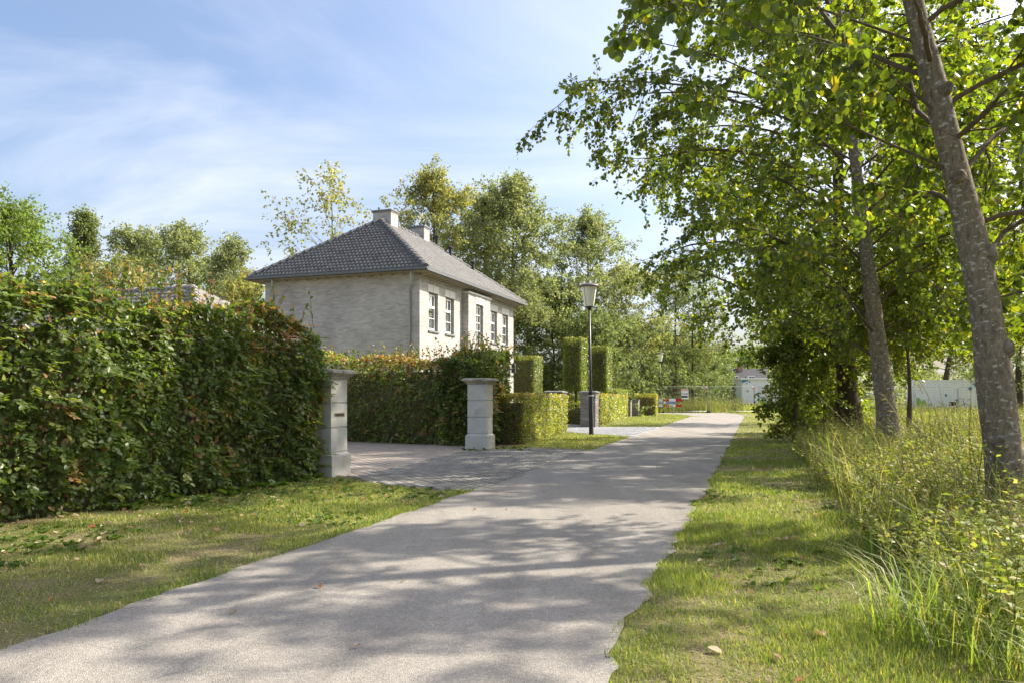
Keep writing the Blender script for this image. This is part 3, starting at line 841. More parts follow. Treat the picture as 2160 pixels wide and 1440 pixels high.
# roof: an underlay solid, corrugated tile fields, ridge and hip tiles
def roof_fields(parent, L, Wd, ez, rz, ov, ax, mat, row=.29, colw=.20, faces=(0, 1, 2, 3)):
    c = [Vector((-ov, -ov, ez)), Vector((L + ov, -ov, ez)), Vector((L + ov, Wd + ov, ez)), Vector((-ov, Wd + ov, ez))]
    A, B = Vector((ax, Wd / 2, rz)), Vector((L - ax, Wd / 2, rz))
    u = MB(); u.add([tuple(p) for p in c] + [tuple(A), tuple(B)], [(0, 1, 5, 4), (1, 2, 5), (2, 3, 4, 5), (3, 0, 4), (3, 2, 1, 0)])
    deck = obj('roof', u.mesh('roof'), mat, parent)
    quads = [(c[0], c[1], A, B), (c[1], c[2], B, B), (c[2], c[3], B, A), (c[3], c[0], A, A)]
    VV, QQ, off = [], [], 0
    for fi in faces:
        p0, p1, tl, tr = quads[fi]
        e = (p1 - p0); Le = e.length; e = e.normalized()
        up = (tl - p0) - e * (tl - p0).dot(e); Ls = up.length; up = up.normalized(); nn = e.cross(up).normalized()
        xl = (tl - p0).dot(e); xr = (tr - p0).dot(e)
        nr = int(Ls / row)
        e_, up_, nn_, p_ = (np.array(v) for v in (e, up, nn, p0))
        for r in range(nr + 1):
            q0 = r * row - .04; q1 = min(q0 + row + .04, Ls)
            a = xl * max(q0 + row * .5, 0) / Ls; b = Le + (xr - Le) * max(q0 + row * .5, 0) / Ls
            if b - a < .15: continue
            ns = max(4, int((b - a) / (colw / 6)))
            s = np.linspace(a, b, ns)
            ph = s / colw; fr = ph - np.floor(ph)
            wave = .030 * np.where(fr < .62, np.sin(fr / .62 * np.pi), -.30 * np.sin((fr - .62) / .38 * np.pi))
            jit = (hash3(np.floor(ph), np.full(ns, r), np.full(ns, fi)) - .5) * .008
            lo = p_ + e_ * s[:, None] + up_ * q0 + nn_ * (.052 + wave + jit)[:, None]
            hi = p_ + e_ * s[:, None] + up_ * q1 + nn_ * (.018 + wave)[:, None]
            lip = lo - nn_ * .032
            VV.append(np.concatenate([lip, lo, hi]))
            k = np.arange(ns - 1)
            QQ.append(np.stack([k, k + 1, k + 1 + ns, k + ns], 1) + off)
            QQ.append(np.stack([k + ns, k + 1 + ns, k + 1 + 2 * ns, k + 2 * ns], 1) + off)
            off += 3 * ns
    obj('roof_tiles', mesh_np('roof_tiles', np.concatenate(VV), [np.concatenate(QQ)]), mat, deck, kind='stuff')
    # half-round ridge tile, slightly flared
    rt = MB(); ns = 8; Lt = .38
    pts = []
    for x, r in ((0, .135), (.05, .135), (.06, .118), (Lt, .108)):
        for i in range(ns + 1):
            g = math.pi * i / ns; pts.append((x, r * math.cos(g), r * math.sin(g) * .9))
    f = []
    for j in range(3):
        for i in range(ns): f.append((j * (ns + 1) + i, j * (ns + 1) + i + 1, (j + 1) * (ns + 1) + i + 1, (j + 1) * (ns + 1) + i))
    f.append(tuple(range(ns + 1)))
    rt.add(pts, f); rme = rt.mesh('ridge_tile'); rme.materials.append(mat)
    def line(P, Q):
        d = (Q - P); n_ = max(1, int(d.length / .33)); dd = d.normalized()
        yv = Vector((0, 0, 1)).cross(dd).normalized(); zv = dd.cross(yv)
        for i in range(n_):
            o = bpy.data.objects.new('ridge_tile', rme); COL.objects.link(o); o.parent = deck
            mt = Matrix((dd, yv, zv)).transposed().to_4x4()
            o.matrix_local = Matrix.Translation(P + d * (i / n_) + zv * (.015 + random.uniform(-.004, .004))) @ mt
    random.seed(4)
    for a, b in ((c[0], A), (c[3], A), (c[1], B), (A, B)): line(a, b)
    return deck
roof = roof_fields(house, HL, HW, EZ, RDZ, OV, AX, M['tile'], .25, .165)
# chimneys
def chimney(cx, cy, w, d, z0, z1):
    ch = obj('chimney', MB().box(cx - w / 2, cx + w / 2, cy - d / 2, cy + d / 2, z0, z1).mesh('chimney'), M['house_brick'], roof)
    m_ = MB().box(cx - w / 2 - .05, cx + w / 2 + .05, cy - d / 2 - .05, cy + d / 2 + .05, z1, z1 + .05)
    m_.box(cx - w / 2 - .02, cx + w / 2 + .02, cy - d / 2 - .02, cy + d / 2 + .02, z1 - .06, z1 - .001)
    obj('chimney_cap', m_.mesh('chimney_cap', .006), M['bluestone'], roof)
chimney(AX + .62, HW / 2 + .12, .62, .86, 7.6, 8.98)
chimney(6.95, HW / 2 + .12, .58, .80, 7.6, 8.98)
def vent(x, y, z0, h, r):
    o = obj('roof_vent', MB().lathe([(r, z0), (r, z0 + h * .78), (r * 1.7, z0 + h * .80), (r * 1.7, z0 + h * .90), (r * .6, z0 + h)], 12, x, y).mesh('roof_vent'), M['vent'], roof)
    return o
def roof_z(y): return EZ + (RDZ - EZ) * (y + OV) / (HW / 2 + OV)
vent(8.1, HW / 2 - .25, roof_z(HW / 2 - .25) - .05, .62, .075)
vent(8.0, 2.35, roof_z(2.35) - .05, .55, .075)
vent(8.6, 1.45, roof_z(1.45) - .05, .55, .075)
# eaves: gutter, soffit, brackets
mb = MB(); g = OV + .05
mb.box(-g, HL + g, -g - .07, -g + .03, EZ - .12, EZ - .005); mb.box(-g, HL + g, HW + g - .03, HW + g + .07, EZ - .09, EZ - .005)
mb.box(-g - .07, -g + .03, -g - .07, HW + g + .07, EZ - .088, EZ - .004); mb.box(HL + g - .03, HL + g + .07, -g - .07, HW + g + .07, EZ - .088, EZ - .004)
obj('gutter', mb.mesh('gutter'), M['zinc_dark'], house)
mb = MB(); mb.box(-OV, HL + OV, -OV, HW + OV, EZ - .13, EZ - .095)
obj('soffit', mb.mesh('soffit'), M['soffit'], house)
bme = MB(); bme.add([(0, 0, 0), (.09, 0, 0), (.09, .36, 0), (0, .36, 0), (0, 0, -.03), (.09, 0, -.03), (.09, .36, -.09), (0, .36, -.09)],
                    [(0, 1, 2, 3), (7, 6, 5, 4), (0, 4, 5, 1), (1, 5, 6, 2), (2, 6, 7, 3), (3, 7, 4, 0)])
bm_ = bme.mesh('eaves_bracket', .01); bm_.materials.append(M['fascia'])
for i in range(29):
    o = bpy.data.objects.new('eaves_bracket', bm_); COL.objects.link(o); o.parent = house; o.location = (.05 + i * (HL - .2) / 28, -.40, EZ - .131)
for i in range(15):
    o = bpy.data.objects.new('eaves_bracket', bm_); COL.objects.link(o); o.parent = house
    o.scale = (.7, 1, .6); o.location = (-.40, .2 + i * (HW - .3) / 14, EZ - .131); o.rotation_euler = (0, 0, -math.pi / 2)
for yy in (.38, 6.30):
    obj('downpipe', MB().tube([(-OV + .02, yy - .25, EZ - .1), (-OV + .02, yy - .25, EZ - .30), (-OV + .10, yy - .2, EZ - .42), (-.10, yy, EZ - .68), (-.06, yy, EZ - .82), (-.06, yy, .05)], .042, 10).mesh('downpipe', 0, True), M['zinc'], house)
obj('wall_lantern', MB().box(9.75, 9.93, -.26, -.08, 2.35, 2.72).frustum(9.84, -.17, .22, .22, 2.722, .05, .05, 2.84).box(9.81, 9.87, -.079, -.003, 2.5, 2.56).mesh('wall_lantern', .01), M['vent'], house)

# low outbuilding behind the big hedge, only its roof shows
outb = empty('garden_building', (-15.47, 21.76, 0), -.34, 'low outbuilding whose weathered tile roof shows above the big beech hedge', 'outbuilding')
obj('wall', MB().box(0, 8.0, 0, 4.6, 0, 2.78).mesh('wall'), M['house_brick'], outb)
roof_fields(outb, 8.0, 4.6, 2.80, 4.30, .35, 2.2, M['old_tile'], faces=(0, 1, 3))

# ================================================================ GATE PILLARS
UANG = math.atan2(.945, .327) - math.pi / 2      # local +y runs along the fence line
def gate_pillar(corner, w, h, label, slot=False):
    """corner = ground position of the plinth corner nearest the camera (local x+, y-)"""
    E = empty('gate_pillar', (corner[0], corner[1], 0), UANG, label, 'gate pillar', 'concrete gate pillars')
    pw = w + .08; o = -(pw / 2)
    c = (o, -o)
    obj('plinth', MB().frustum(c[0], c[1], pw, pw, 0, pw, pw, .30).frustum(c[0], c[1], pw, pw, .301, w + .005, w + .005, .345).mesh('plinth', .006), M['concrete'], E)
    z = .345; bh = (h - .345 - .13) / 3
    for i in range(3):
        m_ = MB().frustum(c[0], c[1], w - .016, w - .016, z, w - .016, w - .016, z + .018)
        m_.frustum(c[0], c[1], w, w, z + .016, w, w, z + bh - .004)
        b = obj('block', m_.mesh('block', .005), M['concrete'], E)
        if slot and i == 1:
            sx = c[0] + w / 2
            sm = MB().box(sx - .01, sx + .004, c[1] - .15, c[1] + .15, z + bh * .44, z + bh * .44 + .065)
            s_ = obj('letter_slot', sm.mesh('letter_slot', .002), M['concrete_cap'], b)
            obj('letter_flap', MB().box(sx - .02, sx + .007, c[1] - .125, c[1] + .125, z + bh * .44 + .012, z + bh * .44 + .054).mesh('letter_flap'), M['slot'], b)
        z += bh
    cm = MB().frustum(c[0], c[1], w + .03, w + .03, z, w + .05, w + .05, z + .03)
    cm.frustum(c[0], c[1], w + .05, w + .05, z + .0305, w + .17, w + .17, z + .075)
    cm.frustum(c[0], c[1], w + .21, w + .21, z + .0755, w + .22, w + .22, z + .115)
    cm.frustum(c[0], c[1], w + .215, w + .215, z + .1155, w + .1, w + .1, z + .135)
    obj('cap', cm.mesh('cap', .006), M['concrete_cap'], E)
    return E
gate_pillar((-2.60, 10.95), .44, 1.56, 'pale concrete gate pillar with a bronze letter slot at the hedge end', True)
gate_pillar((-.555, 16.75), .44, 1.58, 'pale concrete gate pillar without slot standing beyond the driveway')

def brick_pier(corner, w, h, label, bricks=True):
    E = empty('brick_pier', (corner[0], corner[1], 0), UANG, label, 'brick pier', 'brick gate piers of the neighbour')
    c = (-w / 2, w / 2)
    obj('mortar_core', MB().box(-w + .008, -.008, .008, w - .008, 0, h - .06).mesh('mortar_core'), M['mortar'], E)
    cols = pick_colours([(.20, .18, .165), (.27, .25, .23), (.33, .30, .27), (.15, .135, .125)], [.35, .35, .2, .1], 8, RNG, .1)
    mes = []
    bt = .10; bl = (w - bt) / 2
    for k in range(8):
        mm = MB().box(.003, bl - .003, .0, bt - .003, .003, .051).mesh('brick')
        at = mm.attributes.new('tint', 'FLOAT_COLOR', 'FACE')
        at.data.foreach_set('color', np.tile(np.append(cols[k], 1), len(mm.polygons)).astype(np.float32))
        mm.materials.append(M['pier_brick']); mes.append(mm)
    nc = int((h - .06) / .054)
    rr = random.Random(7)
    for r in range(nc):
        flare = .018 if r >= nc - 2 else (.009 if r == nc - 3 else 0)
        for s in range(4):
            for b in range(2):
                o = bpy.data.objects.new('brick', mes[rr.randrange(8)]); COL.objects.link(o); o.parent = E
                sh = b * bl if r % 2 == 0 else b * bl + bt
                R = Matrix.Rotation(s * math.pi / 2, 4, 'Z')
                o.matrix_local = Matrix.Translation((c[0], c[1], r * .054)) @ R @ Matrix.Translation((-w / 2 + sh, -w / 2 - flare + rr.uniform(-.0015, .0015), 0))
    m_ = MB().frustum(c[0], c[1], w + .10, w + .10, h - .06, w + .10, w + .10, h - .02)
    m_.frustum(c[0], c[1], w + .095, w + .095, h - .0195, w - .1, w - .1, h + .015)
    obj('cap', m_.mesh('cap', .005), M['pier_cap'], E)
    return E
brick_pier((1.66, 25.4), .60, 1.37, 'grey brick pier at the end of the low hedge')
brick_pier((3.22, 29.3), .60, 1.40, 'grey brick pier directly behind the tall street lamp')
def small_pier(corner, w, h, label):
    E = empty('brick_pier', (corner[0], corner[1], 0), UANG, label, 'brick pier', 'brick gate piers of the neighbour')
    obj('shaft', MB().box(-w, 0, 0, w, 0, h - .06).mesh('shaft'), M['pierwall'], E)
    obj('cap', MB().box(-w - .03, .03, -.03, w + .03, h - .06, h).mesh('cap', .005), M['pier_cap'], E)
M['pierwall'] = brick_wall_mat('pier_brickwork', (0.22, 0.20, 0.18), (0.33, 0.30, 0.27), (0.30, 0.28, 0.25))
small_pier((7.22, 46.2), .42, 1.0, 'small low brick pier with a letter slot, left of the far pair')
small_pier((7.85, 47.2), .52, 1.02, 'small low brick pier, right of the far pair')

# ================================================================ STREET LAMPS
def street_lamp(loc, rz, label, lean=0.0, s=1.0):
    E = empty('street_lamp', loc, rz, label, 'street lamp', 'street lamps along the lane')
    E.rotation_euler = (0, lean, rz)
    E.scale = (s, s, s)
    obj('lower_post', MB().lathe([(.085, -.05), (.085, .02), (.074, .04), (.072, 1.18), (.066, 1.2)], 18).mesh('lower_post', 0, True), M['lamp_black'], E)
    obj('collar', MB().lathe([(.07, 1.185), (.096, 1.195), (.098, 1.225), (.075, 1.235)], 18).mesh('collar'), M['zinc'], E)
    obj('upper_post', MB().lathe([(.075, 1.236), (.062, 1.34), (.048, 1.42), (.038, 1.55), (.034, 3.9)], 16).mesh('upper_post', 0, True), M['lamp_black'], E)
    obj('lamp_holder', MB().lathe([(.05, 3.86), (.075, 3.93), (.145, 3.945), (.145, 3.965)], 18).mesh('lamp_holder'), M['lamp_black'], E)
    sh = obj('lamp_shade', MB().lathe([(.14, 3.966), (.145, 3.98), (.245, 4.56), (.248, 4.58)], 24).mesh('lamp_shade', 0, True), M['lamp_glass'], E)
    fm = MB()
    for i in range(4):
        a = i * math.pi / 2 + .5
        fm.tube([(.148 * math.cos(a), .148 * math.sin(a), 3.97), (.252 * math.cos(a), .252 * math.sin(a), 4.58)], .006, 5)
    obj('shade_rib', fm.mesh('shade_rib'), M['lamp_cap'], sh)
    obj('lamp_cap', MB().lathe([(.25, 4.581), (.33, 4.575), (.335, 4.59), (.25, 4.64), (.12, 4.69), (.04, 4.705), (.03, 4.73), (.0, 4.735)], 26).mesh('lamp_cap', 0, True), M['lamp_cap'], E)
    obj('access_door', MB().box(-.02, .02, -.0755, -.06, .25, .6).mesh('access_door'), M['lamp_black'], E)
    return E
street_lamp((2.47, 23.6, 0), .3, 'tall black street lamp with cream shade on the verge before the brick pier', -.018)
street_lamp((11.55, 59.2, 0), .1, 'black street lamp far off behind the red and white barrier')
street_lamp((*wpt(1522, 838, 112)[:2], .2), .1, 'tiny distant street lamp in front of the weeping willow', 0, .8)

# ================================================================ BARRIER, SITE FENCE, CONTAINERS, FAR HOUSE
BD = 56.6
bx0, bx1 = wpt(1376, 838, BD)[0], wpt(1438, 838, BD)[0]
bar = empty('road_barrier', ((bx0 + bx1) / 2, BD, 0), 0, 'red and white road barrier with a blue band before the mesh fence', 'barrier')
bw = bx1 - bx0
def bz(py): return CAM_H + (838 - py) / 1600 * BD
def bxx(px): return (px - 1080) / 1600 * BD - (bx0 + bx1) / 2
for zt, zb in ((840, 845.5), (852, 857)):
    pl = obj('plank', MB().box(-bw / 2, bw / 2, -.015, .015, bz(zb), bz(zt)).mesh('plank', .004), M['barrier_white'], bar)
    for a, b in ((1376, 1383), (1398, 1411), (1425, 1438)):
        st = obj('red_stripe', MB().box(bxx(a), bxx(b), -.019, .019, bz(zb) - .003, bz(zt) + .003).mesh('red_stripe'), M['red'], pl)
bp = obj('name_board', MB().box(bxx(1384), bxx(1424), -.018, -.004 + .03, bz(851.4), bz(846)).mesh('name_board'), M['barrier_white'], bar)
band = obj('blue_band', MB().box(bxx(1384.5), bxx(1423.3), -.026, -.02, bz(851), bz(846.4)).mesh('blue_band'), M['blue'], bp)
lt = MB(); rr = random.Random(3)
for a, b in ((1388, 1394.6), (1396, 1407.6), (1409, 1420.5)):      # three short white words, too small to read in the photograph
    x = a
    while x < b - .5:
        w_ = rr.uniform(.55, 1.0); tall = rr.random() < .3
        zb, zt = 849.9, 847.4 if tall else 848.1
        lt.box(bxx(x), bxx(x) + .011, -.030, -.027, bz(zb), bz(zt))
        if rr.random() < .7: lt.box(bxx(x) + .011, bxx(x + w_ * .8), -.030, -.027, bz(zb), bz(zb) + .016)
        if rr.random() < .7: lt.box(bxx(x) + .011, bxx(x + w_ * .8), -.030, -.027, bz(848.1) - .014, bz(848.1))
        x += w_ + .25
obj('lettering', lt.mesh('lettering'), M['white'], bp)
for px_ in (1380.5, 1421):
    obj('support', MB().box(bxx(px_) - .025, bxx(px_) + .025, .016, .06, .03, 1.05).box(bxx(px_) - .03, bxx(px_) + .03, -.35, .4, 0, .05).mesh('support'), M['steel'], bar)

def fence_panel(x, y, z, w, label, ang=0.0, h=2.0, dx=.109):
    E = empty('mesh_fence_panel', (x, y, z), ang, label, 'fence panel', 'construction fence panels')
    r = .021
    m_ = MB().tube([(0, 0, 0), (0, 0, h - .15), (.04, 0, h - .04), (.15, 0, h), (w - .15, 0, h), (w - .04, 0, h - .04), (w, 0, h - .15), (w, 0, 0)], r, 6)
    m_.tube([(0, 0, .12), (w, 0, .12)], .015, 5)
    obj('frame', m_.mesh('frame', 0, True), M['steel'], E)
    wm = MB()
    for i in range(1, int(w / dx)): wm.box(i * dx - .002, i * dx + .002, -.002, .002, .12, h)
    for i in range(1, 7): wm.box(0, w, -.0045, -.0022, .12 + i * .27, .124 + i * .27)
    obj('wire_mesh', wm.mesh('wire_mesh'), M['steel'], E)
    obj('foot', MB().frustum(0, 0, .26, .70, 0, .20, .62, .13).mesh('foot', .01), M['rubber'], E)
    return E
fx = wpt(1396, 838, 57.7)[0]
for i, lb in enumerate(('mesh fence panel carrying the white notice, behind the barrier', 'mesh fence panel between the notice and the white site cabin', 'mesh fence panel across the front of the white site cabin')):
    fence_panel(fx + i * 3.52, 57.7, 0, 3.48, lb, 0)
for i, lb in enumerate(('rear mesh fence panel far behind the barrier post', 'rear mesh fence panel seen behind the white notice', 'rear mesh fence panel right of the notice', 'rear mesh fence panel against the cabin')):
    fence_panel(wpt(1371, 838, 84)[0] + i * 3.52, 84, .25, 3.48, lb, 0)
for i, lb in enumerate(('left mesh fence panel before the shipping container', 'middle mesh fence panel before the shipping container by the bicycle', 'right mesh fence panel beside the leaning near trunk')):
    fence_panel(wpt(2022, 838, 61)[0] + (i - 1.5) * 3.56 - 1.8, 61, .0, 3.48, lb, 0)
# notice on the fence
nd = 57.55
ns = empty('notice_board', (wpt(1444.5, 838, nd)[0], nd, 0), 0, 'white notice with pictograms and a dark bar hung on the mesh fence', 'sign')
def nz_(py): return CAM_H + (838 - py) / 1600 * nd
obj('board', MB().box(-.275, .275, -.012, .012, nz_(841), nz_(819.2)).mesh('board', .004), M['barrier_white'], ns)
obj('pink_header', MB().box(-.27, .27, -.016, -.013, nz_(823.4), nz_(819.6)).mesh('pink_header'), M['print_pink'], ns)
obj('dark_bar', MB().box(-.26, .21, -.016, -.013, nz_(837.9), nz_(834.0)).mesh('dark_bar'), M['print_dark'], ns)
for i, (dx_, mt) in enumerate(((-.17, 'print_dark'), (0.0, 'print_dark'), (.165, 'blue'))):
    pm = MB(); ring = 14
    vs = []
    for j in range(ring):
        g = 2 * math.pi * j / ring
        vs += [(dx_ + .062 * math.cos(g), -.0165, nz_(829.8) + .062 * math.sin(g)), (dx_ + (.04 if i < 2 else .012) * math.cos(g), -.0165, nz_(829.8) + (.04 if i < 2 else .012) * math.sin(g))]
    pm.add(vs, [(2 * j, 2 * ((j + 1) % ring), 2 * ((j + 1) % ring) + 1, 2 * j + 1) for j in range(ring)])
    obj('pictogram', pm.mesh('pictogram'), M[mt], ns)
for px_, nm in ((1485.5, 'small red and white tag on the fence left of the join'), (1589.5, 'small red and white tag on the fence before the cabin')):
    t_ = obj('fence_tag', MB().box(-.16, .16, -.006, .006, -.07, .07).mesh('fence_tag'), M['barrier_white'], None, nm, 'sign', 'tags on the construction fence', loc=(wpt(px_, 838, 57.6)[0], 57.63, CAM_H + (838 - 817.3) / 1600 * 57.6))
    obj('red_print', MB().box(-.13, .13, -.009, -.0065, .02, .055).box(-.13, .13, -.009, -.0065, -.055, -.02).mesh('red_print'), M['red'], t_)

# site cabin with printed panels
CD = 70.0
def cx_(px): return (px - 1080) / 1600 * CD
def cz_(py): return CAM_H + (838 - py) / 1600 * CD
c0 = cx_(1564.5); cbase = cz_(853.5)
cab = empty('site_cabin', (c0, CD, .25), 0, 'white site cabin with blue and green print behind the mesh fence', 'cabin')
def X(px): return cx_(px) - c0
def Z(py): return cz_(py) - .25
cw = X(1662)
obj('body', MB().box(0, cw, 0, 2.4, Z(853.5), Z(800.2)).mesh('body', .01), M['cab_white'], cab)
obj('roof', MB().box(-.17, cw + .1, -.15, 2.55, Z(800.0), Z(796.4)).mesh('roof', .01), M['cab_white'], cab)
obj('skid', MB().box(.05, cw - .05, .05, 2.3, -.02, Z(853.5) - .002).mesh('skid'), M['bluestone'], cab)
obj('door', MB().box(X(1566), X(1594), -.03, -.002, Z(851.5), Z(811)).mesh('door', .006), M['cab_white'], cab)
rb = MB()
for i in range(9): rb.box(X(1599.5) + i * .065, X(1599.5) + i * .065 + .03, -.03, -.002, Z(853), Z(812))
obj('ribbed_panel', rb.mesh('ribbed_panel'), M['cab_white'], cab)
def prints(name, mat, polys, y):
    m_ = MB()
    for p in polys: m_.add([(X(a), y, Z(b)) for a, b in p], [tuple(range(len(p)))])
    return obj(name, m_.mesh(name), mat, cab)
def dia(cx, cy, s): return [(cx - s, cy), (cx, cy - s * 1.2), (cx + s, cy), (cx, cy + s * 1.2)]
prints('blue_print', M['cab_blue'], [[(1565, 801), (1578, 801), (1576, 804), (1573, 803), (1570, 806), (1568, 805), (1565, 809)], dia(1581, 804.5, 1.7), dia(1575.5, 808, 1.4), dia(1577.3, 824.5, 1.9), [(1617, 799.5), (1639, 799.5), (1639, 802), (1617, 802)], dia(1627, 843, 1.7), dia(1644, 811, 2.0)], -.034)
prints('green_print', M['cab_green'], [[(1600, 852.5), (1600, 846), (1603, 842), (1605, 843), (1612, 834), (1612, 852.5)], dia(1602, 837, 1.4), [(1574, 822), (1576, 821), (1577, 824), (1575, 826)]], -.036)
prints('teal_print', M['cab_teal'], [[(1615, 811), (1620, 812), (1620, 818), (1617, 824), (1616, 820)], dia(1617, 827, 1.3)], -.034)
prints('red_print', M['red'], [[(1612.6, y_), (1614.4, y_), (1614.4, y_ + 5.5), (1612.6, y_ + 5.5)] for y_ in (815.5, 826.5, 835.5)], -.038)
# shipping container on the right
K0, K1 = wpt(1925, 838, 70)[0], wpt(2070, 838, 68.5)[0]
con = empty('shipping_container', (K0, 70, .22), math.atan2(-1.5, K1 - K0), 'white corrugated shipping container with blue diamonds in the field', 'container')
kl = math.hypot(K1 - K0, 1.5); kh = 2.55
vs, fs = [], []
ncor = 26
for i in range(ncor):
    a = kl * i / ncor; st = kl / ncor
    for x, y in ((a, 0), (a + st * .35, 0), (a + st * .5, .035), (a + st * .85, .035)):
        vs += [(x, y, .12), (x, y, kh - .12)]
vs += [(kl, 0, .12), (kl, 0, kh - .12)]
for i in range(len(vs) // 2 - 1): fs.append((2 * i, 2 * i + 2, 2 * i + 3, 2 * i + 1))
m_ = MB(); m_.add(vs, fs); obj('corrugated_side', m_.mesh('corrugated_side'), M['cab_white'], con)
m_ = MB().box(0, kl, -.02, .12, kh - .12, kh).box(0, kl, -.02, .12, 0, .12).box(0, .12, -.021, .1, .12, kh - .12).box(kl - .12, kl, -.021, .1, .12, kh - .12)
obj('frame', m_.mesh('frame'), M['cab_white'], con)
obj('shell', MB().box(.01, kl - .01, .07, 2.4, .02, kh - .01).mesh('shell'), M['cab_white'], con)
def kprint(name, mat, pts):
    m_ = MB()
    for p in pts: m_.add([(a, -.024, b) for a, b in p], [tuple(range(len(p)))])
    obj(name, m_.mesh(name), mat, con)
def kd(x, z, s): return [(x - s, z), (x, z + s * 1.25), (x + s, z), (x, z - s * 1.25)]
kprint('blue_print', M['cab_blue'], [kd(5.25, 2.1, .28), kd(5.75, 2.05, .25), kd(4.72, 1.75, .17), kd(5.3, 1.55, .13), kd(6.05, 1.65, .2), [(5.1, 2.4), (6.1, 2.4), (6.0, 2.05), (5.7, 1.8), (5.3, 2.0)], kd(2.75, 1.15, .12)])
kprint('green_print', M['cab_green'], [[(.35, .2), (.35, .9), (.5, .95), (.75, .55), (.95, .8), (1.25, .2)]])
# bicycle by the fence
bk = empty('bicycle', (wpt(2023, 838, 60.3)[0], 60.3, 0), .1, 'black bicycle standing before the shipping container', 'bicycle')
def wheel(x):
    pts = [(x + .34 * math.cos(g), 0, .34 + .34 * math.sin(g)) for g in np.linspace(0, 2 * math.pi, 25)]
    w_ = obj('wheel', MB().tube(pts, .022, 6).mesh('wheel'), M['rubber'], bk)
    sp = MB()
    for i in range(8):
        g = i * math.pi / 4; sp.tube([(x, 0, .34), (x + .33 * math.cos(g), 0, .34 + .33 * math.sin(g))], .004, 4)
    obj('spokes', sp.mesh('spokes'), M['steel'], w_)
wheel(-.52); wheel(.52)
obj('frame', MB().tube([(-.52, 0, .34), (-.2, 0, .82), (.36, 0, .86), (-.08, 0, .34), (-.52, 0, .34)], .022, 6).tube([(-.08, 0, .34), (-.22, 0, .95)], .02, 6).tube([(.52, 0, .34), (.34, 0, 1.0)], .02, 6).mesh('frame'), M['rubber'], bk)
obj('handlebar', MB().tube([(.22, -.28, 1.04), (.34, -.1, 1.08), (.34, .1, 1.08), (.22, .28, 1.04)], .015, 6).mesh('handlebar'), M['rubber'], bk)
obj('saddle', MB().frustum(-.23, 0, .26, .10, .95, .26, .17, 1.02).mesh('saddle', .01), M['rubber'], bk)
obj('pannier_bag', MB().box(-.72, -.34, -.17, -.04, .50, .82).box(-.72, -.34, .04, .17, .50, .82).mesh('pannier_bag', .03), M['rubber'], bk)

# far house
FD = 125.0
def fx_(px): return (px - 1080) / 1600 * FD
def fz_(py): return CAM_H + (838 - py) / 1600 * FD
f0 = fx_(1533)
far = empty('far_house', (f0, FD, .25), 0, 'distant house with dark roof and white dormer windows beyond the cabin', 'house')
def FX(px): return fx_(px) - f0
def FZ(py): return fz_(py) - .25
obj('wall', MB().box(FX(1535), FX(1635), 0, 6, 0, FZ(806.5)).mesh('wall'), M['far_wall'], far)
rm = MB(); zt, zb = FZ(775.5), FZ(806.3)
rm.add([(FX(1531), -.5, zb), (FX(1640), -.5, zb), (FX(1640), 6.5, zb), (FX(1531), 6.5, zb), (FX(1545), 3, zt), (FX(1636), 3, zt)], [(0, 1, 5, 4), (2, 3, 4, 5), (3, 0, 4), (1, 2, 5), (3, 2, 1, 0)])
fr_ = obj('roof', rm.mesh('roof'), M['far_roof'], far)
obj('chimney', MB().box(FX(1565.5), FX(1575.8), 2.3, 3.4, zt - .8, FZ(770)).mesh('chimney'), M['far_brick'], far)
for a, b, t_, u_ in ((1544, 1556.5, 792, 803.5), (1578, 1591, 792, 803.5)):
    dm = obj('dormer', MB().box(FX(a), FX(b), -.3, 2.0, FZ(u_), FZ(t_)).mesh('dormer'), M['white'], far)
    mid = (a + b) / 2
    for p, q in ((a + 1.4, mid - .8), (mid + .8, b - 1.4)):
        obj('pane', MB().box(FX(p), FX(q), -.34, -.302, FZ(u_ - 1.6), FZ(t_ + 2.2)).mesh('pane'), M['dark'], dm)
obj('roof_window', MB().box(FX(1537.5), FX(1541.8), .08, .2, FZ(800), FZ(796.4)).mesh('roof_window'), M['white'], far)
obj('window_band', MB().box(FX(1540), FX(1562), -.06, -.003, .9, FZ(810.3)).mesh('window_band'), M['white'], far)
# rubble heap by the fence
hp = wpt(1545, 838, 60.2)
rub = []
rv_, rf_ = [], []
rs = np.random.default_rng(5); m_ = MB()
for i in range(160):
    a = rs.uniform(0, 6.28); r = rs.uniform(0, 1) ** .7
    x, y = 1.15 * r * math.cos(a), .6 * r * math.sin(a); h = .30 * (1 - r) + .03; s = rs.uniform(.04, .12)
    m_.frustum(x, y, s * 1.6, s * 1.3, h - s, s, s * .8, h + s * .6)
obj('rubble_heap', m_.mesh('rubble_heap'), M['rubble'], None, 'low heap of broken rubble on bare ground before the cabin', 'rubble heap', loc=(hp[0], hp[1], 0))

# ================================================================ HEDGES AND TOPIARY
PAL_BEECH = [(.092, .135, .042), (.125, .170, .050), (.165, .205, .060), (.22, .245, .07)]
PR_BEECH = [.36, .36, .20, .08]
PAL_BROWN = [(.34, .19, .10), (.42, .27, .15), (.26, .13, .06), (.30, .26, .09)]
PAL_LOW = [(.13, .17, .035), (.21, .225, .05), (.29, .26, .065), (.085, .12, .026), (.38, .31, .10)]
PR_LOW = [.30, .30, .2, .15, .05]

